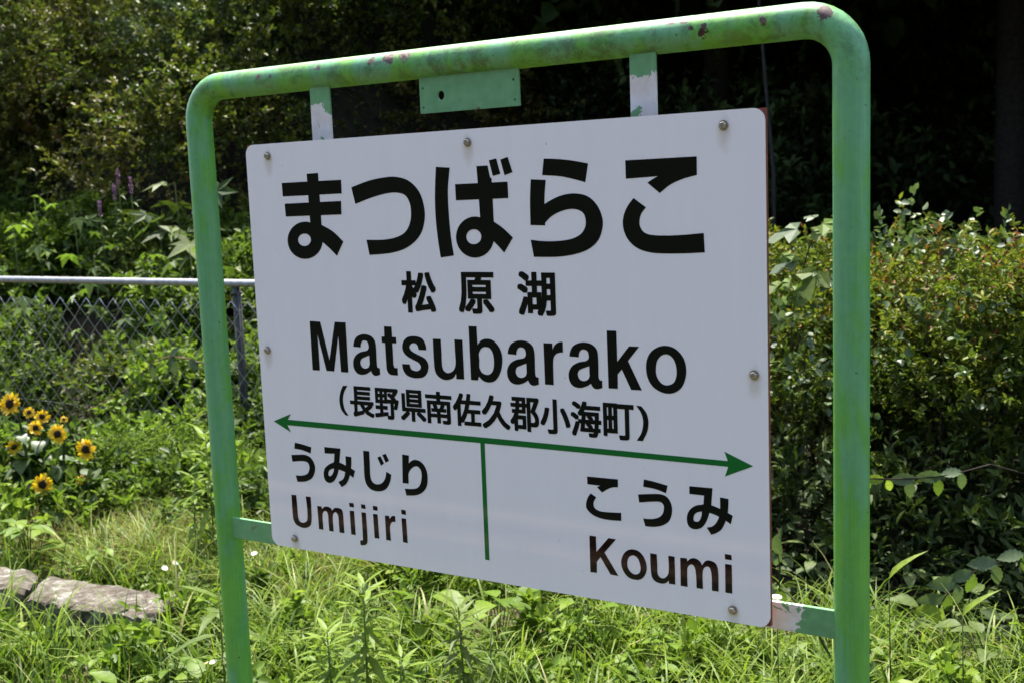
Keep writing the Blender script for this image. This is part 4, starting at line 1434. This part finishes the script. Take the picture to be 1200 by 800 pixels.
gbw = 'broad-leaved weeds in the grass'
for px, py, z, n, ls, lab in (
        (500, 688, .2, 9, 1.3, 'broad-leaved plant under the board beside the pinkish stone'),
        (585, 706, .2, 9, 1.35, 'broad-leaved plant at the edge of the dark hollow under the divider line'),
        (690, 700, .24, 8, 1.0, 'palmate-looking weed under the board left of the lower-right place name'),
        (640, 765, .14, 8, .9, 'low broad-leaved weed in front of the palmate one'),
        (715, 775, .12, 9, .9, 'pale jagged weed beside the crinkled dock leaf'),
        (335, 745, .12, 8, .8, 'small round-leaved weed just right of the left post'),
        (440, 780, .1, 8, .7, 'small oval-leaved weed at the foot of the tall horseweed'),
        (60, 745, .1, 9, .7, 'small oval-leaved weed in front of the concrete kerb'),
        (150, 770, .1, 9, .7, 'leafy clover-like weed in front of the broken kerb end'),
        (30, 690, .16, 5, .4, 'young weed climbing over the concrete kerb'),
        (925, 770, .1, 8, .7, 'broad-leaved weed below the right bracket'),
        (860, 785, .1, 8, .8, 'low weed beside the crinkled dock leaf, nearer the right post'),
        (1150, 790, .08, 7, .7, 'dark broad-leaved weed under the shady hedge'),
        (115, 640, .18, 8, .8, 'broad-leaved weed between the sunflowers and the dry grass'),
        (30, 610, .25, 10, 1.2, 'big-leaved plant at the foot of the sunflowers')):
    rosette(px, py, z, n, ls, lab, ov_me, gbw)
for k in range(34):
    px, py = RNG.uniform(20, 1080), RNG.uniform(690, 815)
    if px < 240 and py < 760:
        py += 70
    rosette(px, py, RNG.uniform(.08, .18), 7, RNG.uniform(.45, .85), 'fresh green oval-leaved weed scattered in the grass around the sign', ov_me, 'scattered oval-leaved weeds', .05)
rosette(800, 762, .1, 4, 1.0, 'dock plant with large crinkled pale leaves below the lower-right place name', [dock_me], gbw, .03, (.2, .6))
darkleaf = [leaf_mesh('leaf', .13, OV, 'leaf_wood', .2, .4, .004, .7)]
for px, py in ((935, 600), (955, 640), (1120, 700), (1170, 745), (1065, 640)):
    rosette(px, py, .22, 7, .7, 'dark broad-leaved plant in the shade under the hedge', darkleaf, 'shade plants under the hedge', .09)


# large-leaved plants behind the fence
def palm_pts():
    out = []
    for k, r in enumerate((.25, .55, .35, .9, .45, 1.0, .45, .9, .35, .55, .25)):
        a = math.radians(-140 + 280 * k / 10)
        out.append((r * math.cos(a), r * math.sin(a)))
    return out


palm_me = [lobed_mesh('leaf', .14, palm_pts(), m, t, .5) for m, t in (('leaf_bright', .5), ('leaf_weed', .5), ('leaf_weed', .25))]
dark_palm = [lobed_mesh('leaf', .2, palm_pts(), 'leaf_wood', .9), lobed_mesh('leaf', .2, palm_pts(), 'leaf_weed', .2)]


def bigleaf(px, py, D, n, me, lab, spread=.28, sc=1.0, grp='large-leaved plants behind the fence'):
    c = Vector(at_d(px, py, D))
    b = Vector((c.x, c.y, float(ground_z(c.x, c.y))))
    o = empty('large_leaved_plant', b)
    tag(o, lab, 'plant', grp)
    V, F = [], []
    tube([(0, 0, -.03), Vector((.02, 0, (c.z - b.z) * .5)), Vector((0, 0, c.z - b.z))], [.006, .004, .002], 7, V, F)
    link('stem', mesh('stem', V, F, M['stem_green'], True), o)
    for k in range(n):
        a = k * 2.399 + px
        d = Vector((math.cos(a), math.sin(a), 0))
        p = Vector((0, 0, (c.z - b.z) * (1 - .6 * (k / n)))) + d * spread * RNG.uniform(.2, 1)
        put_leaf(me[k % len(me)], o, p, (d.x, d.y, RNG.uniform(-.4, .2)), (RNG.normal(0, .45), RNG.normal(-.3, .45), 1), sc * RNG.uniform(.55, 1.15))


bigleaf(40, 232, 8.9, 11, palm_me, 'tall plant with large lobed leaves catching the sun at the bank foot', .42, 1.15)
bigleaf(85, 238, 8.8, 8, palm_me, 'large lobed-leaved plant beside the purple flower spikes', .3)
bigleaf(15, 265, 8.7, 7, palm_me, 'pale lobed-leaved plant below the tall one at the bank foot', .3)
bigleaf(110, 298, 8.5, 8, palm_me, 'lower lobed-leaved plant under the purple flower spikes', .3, .8)
bigleaf(165, 300, 8.3, 6, palm_me, 'bright lobed-leaved plant above the fence rail, short of the left post', .25, .9)
bigleaf(222, 290, 8.0, 8, palm_me, 'bright lobed-leaved plant close behind the left post', .25, .95)
bigleaf(205, 215, 8.9, 10, dark_palm, 'dark large-leaved plant in shade beside the left post', .4, 1.2)
bigleaf(185, 250, 8.8, 9, dark_palm, 'dark drooping large-leaved plant next to the purple flowers', .35, 1.1)
bigleaf(275, 300, 8.0, 7, palm_me, 'lobed-leaved plant seen between the left post and the board', .25, .9)

# purple flower spikes
for px, py, D in ((138, 208, 9.0), (134, 226, 9.0), (153, 218, 9.0), (117, 245, 8.8)):
    c = Vector(at_d(px, py, D))
    b = Vector((c.x, c.y, float(ground_z(c.x, c.y))))
    o = empty('flowering_weed', b)
    tag(o, 'slender weed with a purple flower spike on the bank', 'weed', 'purple flower spikes on the bank')
    H_ = c.z - b.z
    V, F = tube([(0, 0, -.02), (.01, 0, H_ * .6), (0, 0, H_)], [.006, .005, .003], 6)
    link('stem', mesh('stem', V, F, M['stem_green'], True), o)
    nn = 60
    P = np.stack([np.zeros(nn), np.zeros(nn), RNG.uniform(H_ - .05, H_ + .06, nn)], -1)
    D_ = nrm(RNG.normal(size=(nn, 3)) + np.array([0, 0, .3]))
    V, F, T = leaves(P, D_, RNG.normal(size=(nn, 3)), np.full(nn, .017), np.full(nn, .010), RNG.uniform(0, 1, nn))
    link('flower_spike', bigmesh('flower_spike', V, F, M['purple'], T), o)
    for k in range(14):
        a = k * 2.4
        put_leaf(lanceg_me[k % 3], o, (0, 0, H_ * (.35 + .6 * k / 14)), (math.cos(a), math.sin(a), .1), (0, 0, 1), .7)

# daisies
V = [(0, 0, .0028)] + [(.0042 * math.cos(k * math.pi / 5), .0042 * math.sin(k * math.pi / 5), .0) for k in range(10)]
F = [(0, 1 + k, 1 + (k + 1) % 10) for k in range(10)]
dz_me = mesh('flower_head', V, F, M['yolk'], True)
Vp, Fp = [], []
for k in range(22):
    a = 2 * math.pi * k / 22
    e, s_ = Vector((math.cos(a), math.sin(a), 0)), Vector((-math.sin(a), math.cos(a), 0))
    b = len(Vp)
    Vp += [e * .003 - s_ * .0008, e * .003 + s_ * .0008, e * .0115 + s_ * .0013 + Vector((0, 0, .001)), e * .0115 - s_ * .0013 + Vector((0, 0, .001))]
    Fp.append((b, b + 1, b + 2, b + 3))
dp_me = mesh('petals', Vp, Fp, M['white_petal'], False, [.5] * len(Vp))
for px, py, z, tl, lab in ((250, 775, .17, (0, -.3, 1), 'white daisy beside the left post, level with its pair'), (238, 783, .15, (.2, -.5, 1), 'white daisy beside the left post, level with its pair'),
                           (241, 777, .16, (-.5, -.2, 1), 'white daisy beside the left post, level with its pair'),
                           (910, 699, .62, (.1, -.1, 1), 'white daisy showing above the right bracket'), (298, 648, .3, (.1, -.3, 1), 'tiny white daisy between the left post and the board'),
                           (193, 665, .2, (.6, -.2, 1), 'white daisy in the dry grass behind the kerb'), (205, 659, .2, (.7, .1, .8), 'white daisy in the dry grass behind the kerb')):
    if z > .5:
        c = Vector(on_y(px, py, .35))
    else:
        c = Vector(on_z(px, py, z))
    b = Vector((c.x, c.y + .02, float(ground_z(c.x, c.y))))
    o = empty('daisy', b)
    tag(o, lab, 'daisy', 'daisies in the grass')
    V, F = tube([(0, 0, -.01), (c - b) * .5 + jit(.006), c - b], .0013, 5)
    link('stem', mesh('stem', V, F, M['stem_green'], True), o)
    nz = Vector(tl).normalized()
    x_ = Vector((0, 1, .01)).cross(nz).normalized()
    hd = link('flower_head', dz_me, o)
    hd.matrix_local = Matrix.Translation(c - b) @ Matrix((x_, nz.cross(x_), nz)).transposed().to_4x4()
    link('petals', dp_me, hd)


# ------------------------------------------------------------------ climbing vine by the right post, compound-leaved branches
tri_pts = [(-.1, -.28), (.25, -.55), (.38, -.22), (.72, -.28), (1.05, .0), (.72, .28), (.38, .22), (.25, .55), (-.1, .28)]
vine_me = [lobed_mesh('leaf', .085, tri_pts, m, t, .25) for m, t in (('leaf_grey', .45), ('leaf_weed', .8), ('leaf_bright', .5))]
V, F = [], []
b = Vector(at_d(925, 430, 4.75))
b = Vector((b.x, b.y, 0))
vine = empty('climbing_vine', b)
tag(vine, 'large-leaved vine climbing over the hedge between the board and the right post', 'vine')
tip = [Vector(at_d(px, py, 4.7)) - b for px, py in ((925, 420), (930, 360), (945, 300), (955, 272), (965, 262))]
tube([Vector((0, 0, -.02)), Vector((.02, 0, .5))] + tip, .0035, 6, V, F)
tube([Vector(at_d(948, 290, 4.7)) - b, Vector(at_d(958, 280, 4.68)) - b, Vector(at_d(972, 270, 4.65)) - b], .0025, 6, V, F)
link('stem', mesh('stem', V, F, M['stem_green'], True), vine)
for i, (px, py, a, sc) in enumerate(((938, 268, 170, 1.1), (955, 272, 60, .9), (968, 262, 10, .95), (935, 303, 200, .9), (962, 318, 250, 1.3), (945, 338, 215, .9), (975, 325, 320, 1.1), (915, 335, 120, .8), (920, 300, 60, .6), (958, 255, 100, .5), (913, 365, 240, 1.0), (930, 330, 180, .7))):
    p = Vector(at_d(px, py, 4.66)) - b
    an = math.radians(a)
    put_leaf(vine_me[i % 3], vine, p + Vector((.0, -.04, .0)), (math.cos(an), -.2 + .3 * math.sin(an), -.25 + .3 * math.sin(an)), (.1, -.5, .85), sc * 1.4)

serr_me = [leaf_mesh('leaf', .085, SERR, m, .2, .25, 0, t) for m, t in (('leaf_grey', .55), ('leaf_bright', .9), ('leaf_weed', .5))]


def compound(path, D, lab, alt, ls, first, root, cat='branch'):
    pts = [Vector(at_d(px, py, D + k * .02)) for k, (px, py) in enumerate(path)]
    root = root or (pts[-1].x + .25, pts[-1].y + .7)
    b = Vector((root[0], root[1], float(ground_z(*root))))
    o = empty('leafy_branch', b)
    tag(o, lab, cat, None)
    e_ = pts[-1] - b
    V, F = tube([Vector((0, 0, -.02)), Vector((0, e_.y * .05, e_.z * .5)), Vector((e_.x * .4, e_.y * .35, e_.z * .82)), Vector((e_.x * .8, e_.y * .75, e_.z * .98))] + [p - b for p in reversed(pts)], [.005, .0045, .004, .003] + [.0022] * len(pts), 6)
    link('stem', mesh('stem', V, F, M['bark' if alt > 2 else 'stem_green'], True), o)
    L_ = len(pts)
    n = alt
    for k in range(n):
        t = k / (n - 1) * (L_ - 1.001)
        i = int(t)
        p = pts[i].lerp(pts[i + 1], t - i)
        ax = (pts[i + 1] - pts[i]).normalized()
        for s in (-1, 1):
            left, down = Vector((-.85, -.52, 0)), Vector((0, 0, -1))
            d = (left * 1.0 + down * .12 if s > 0 else down * .9 - left * .12) + jit(.13)
            q = p + ax * RNG.uniform(-.014, .014)
            put_leaf(serr_me[1] if k < first else serr_me[0 if s > 0 else (k % 2) * 2], o, q - b, d, Vector((.45, -.8, .35)) + jit(.22), ls * RNG.uniform(.75, 1.1) * (1 if s > 0 else .8))
    put_leaf(serr_me[1 if alt > 2 else 0], o, pts[0] - b, -(pts[1] - pts[0]) + Vector((0, 0, -.02)), (0, -.7, .6), ls)


compound(((1100, 712), (1110, 695), (1122, 682), (1140, 670), (1165, 660), (1195, 650)), 3.72, 'arching compound-leaved branch with saw-toothed leaflets in front of the dark hedge base', 6, 1.15, 1, None)
compound(((1015, 560), (1040, 561), (1070, 560), (1100, 558), (1130, 552)), 3.8, 'level branch with pale saw-toothed leaves touching the right post', 5, .95, 2, None)
compound(((912, 650), (914, 665), (913, 690)), 3.4, 'saw-toothed leaf sprig between the board and the right bracket', 2, 1.0, 0, (.30, 1.35))

# tall single grass stems near the right post
for px, py, z, lab in ((1042, 678, .55, 'tall grass stem with one folded leaf right of the right post'), (1128, 722, .42, 'tall grass stem with one curved leaf below the compound branch')):
    c = Vector(on_z(px, py, z))
    b = Vector((c.x, c.y, float(ground_z(c.x, c.y))))
    o = empty('grass_stem', b)
    tag(o, lab, 'grass', None)
    V, F = tube([(0, 0, -.02), (0.004, 0, (c.z - b.z) * .5), c - b], [.0025, .002, .0015], 5)
    link('stem', mesh('stem', V, F, M['stem_green'], True), o)
    put_leaf(lance_me[2], o, c - b, (.2, -.2, .7), (-.5, -.5, .3), .7)
    put_leaf(lance_me[2], o, (c - b) * .5, (.8, -.2, .5), (-.3, -.3, .8), .85)
    put_leaf(lance_me[1], o, (c - b) * .35, (-.8, -.2, .5), (.3, -.3, .8), .85)

# bramble cane with a few leaves hanging on the fence
cane = [Vector(on_y(px, py, FY - .05)) for px, py in ((110, 478), (150, 455), (178, 425), (200, 417), (222, 420), (242, 428))]
b = Vector((cane[0].x, cane[0].y, float(ground_z(cane[0].x, cane[0].y))))
o = empty('bramble_cane', b)
tag(o, 'reddish bramble cane with hanging leaves draped along the fence mesh', 'bramble')
V, F = tube([Vector((0, 0, -.02)), Vector((-.03, 0, .3))] + [p - b for p in cane], .004, 6)
link('cane', mesh('cane', V, F, M['stem_red'], True), o)
for p, d, s in ((cane[2], (.1, -.1, -1), 1.4), (cane[3], (.4, -.2, -.9), 1.6), (cane[3], (.6, -.1, .5), 1.0), (cane[4], (.7, -.2, -.5), 1.2), (cane[5], (.5, -.2, .3), 1.1), (cane[1], (-.4, -.2, -.8), 1.0)):
    put_leaf(serr_me[0], o, p - b, d, (0, -1, .4), s)


# ================================================================== kerb and litter
def concrete_mat():
    m, nt, p = newmat('weathered_concrete')
    tc = node(nt, 'TexCoord')
    ob = tc.outputs['Object']
    f = noise(nt, ob, 16, 10, .74, .4)
    c = ramp(nt, f, [(.34, (.022, .019, .015)), (.45, (.07, .06, .046)), (.55, (.135, .122, .10)), (.66, (.30, .298, .28))])
    g = ramp(nt, noise(nt, ob, 30, 6, .7), [(.52, (0, 0, 0)), (.66, (1, 1, 1))])
    c = mixc(nt, g, c, (.055, .036, .024))
    ms = ramp(nt, noise(nt, ob, 7, 6, .65), [(.56, (0, 0, 0)), (.66, (.8, .8, .8))])
    c = mixc(nt, ms, c, (.05, .06, .02))
    nt.links.new(c, p.inputs['Base Color'])
    p.inputs['Roughness'].default_value = .9
    p.inputs['Specular IOR Level'].default_value = .25
    b = node(nt, 'Bump')
    b.inputs['Strength'].default_value = 1.0
    b.inputs['Distance'].default_value = .012
    nt.links.new(noise(nt, ob, 28, 8, .7), b.inputs['Height'])
    nt.links.new(b.outputs['Normal'], p.inputs['Normal'])
    return m


M['concrete'] = concrete_mat()


def kerb(name, f0, f1, b0, b1, h, lab, seed):
    """rough block; f0,f1 front top corners, b0,b1 back top corners"""
    r = np.random.default_rng(seed)
    nu, nv = 26, 7
    f0, f1, b0, b1 = (np.array(q) for q in (f0, f1, b0, b1))
    org = Vector(((f0 + f1 + b0 + b1) / 4)[:3])
    org.z = 0
    V, F = [], []
    # cross-section rows: front bottom, front top ... back top, back bottom
    for i in range(nu):
        t = i / (nu - 1)
        fr, bk = f0 + (f1 - f0) * t, b0 + (b1 - b0) * t
        row = [fr * [1, 1, 0] + [0, 0, -.05], fr * [1, 1, 0] + [0, 0, h * .5]] + [fr + (bk - fr) * k / (nv - 1) for k in range(nv)] + [bk * [1, 1, 0] + [0, 0, -.05]]
        for j, q in enumerate(row):
            q = q + r.normal(size=3) * (.0022 if j > 0 else .002)
            if j == 2 or j == nv + 1:
                q[2] -= abs(r.normal()) * .008
                q[1] += (.006 if j == 2 else -.006)
            if i in (0, nu - 1) and j > 0:
                q[2] -= .012 + abs(r.normal()) * .01
            V.append(Vector(q) - org)
    w = nv + 3
    for i in range(nu - 1):
        for j in range(w - 1):
            a = i * w + j
            F.append((a, a + w, a + w + 1, a + 1))
    F.append(tuple(range(w)))
    F.append(tuple((nu - 1) * w + j for j in range(w))[::-1])
    me = fixn(mesh(name, V, F, M['concrete'], False))
    o = link(name, me, None, org)
    return tag(o, lab, 'kerb', None)


hz = .15
kerb('kerb_block', on_z(29, 702, hz), on_z(172, 724, hz), on_z(52, 671, hz), on_z(216, 696, hz), hz, 'crumbling concrete kerb block with its broken end in the grass', 3)
kerb('kerb_block', on_z(-230, 668, hz - .01), on_z(26, 691, hz - .01), on_z(-190, 640, hz - .01), on_z(49, 667, hz - .01), hz - .01, 'concrete kerb block butting on the crumbling one, below the sunflowers', 4)

# stone in the grass under the board
bm = bmesh.new()
bmesh.ops.create_icosphere(bm, subdivisions=3, radius=.055)
for v in bm.verts:
    v.co = Vector((v.co.x * 1.3, v.co.y * 1.0, v.co.z * .7)) * (1 + .12 * math.sin(v.co.x * 70 + v.co.z * 40) + .08 * math.sin(v.co.y * 90))
me = bpy.data.meshes.new('stone')
bm.to_mesh(me)
bm.free()
me.materials.append(plain('pinkish_stone', (.36, .25, .21), .85, var=.25, scale=40, bump=.5))
q = on_z(468, 700, .04)
tag(link('stone', me, None, (q[0], q[1], .025)), 'pinkish stone lying in the grass under the board', 'stone')

# crumpled plastic film near the sunflowers
for i, (px, py, s_, lab) in enumerate(((8, 641, .10, 'crumpled pale plastic sheet on the ground at the kerb below the sunflowers'), (30, 643, .06, 'small scrap of pale plastic beside the crumpled sheet'), (72, 631, .06, 'scrap of pale plastic under the broad-leaved weed'), (120, 638, .075, 'flat pale plastic strip in the dry grass'))):
    q = on_z(px, py, .05)
    V, F = [], []
    N_ = 9
    for a in range(N_):
        for b_ in range(N_):
            V.append(((a / (N_ - 1) - .5) * s_ * 2, (b_ / (N_ - 1) - .5) * s_, RNG.uniform(0, .35) * s_ + .02))
    F = [(a * N_ + b_, a * N_ + b_ + 1, (a + 1) * N_ + b_ + 1, (a + 1) * N_ + b_) for a in range(N_ - 1) for b_ in range(N_ - 1)]
    tag(link('plastic_scrap', mesh('plastic_scrap', V, F, M['plastic']), None, (q[0], q[1], float(ground_z(q[0], q[1])))), lab, 'litter')
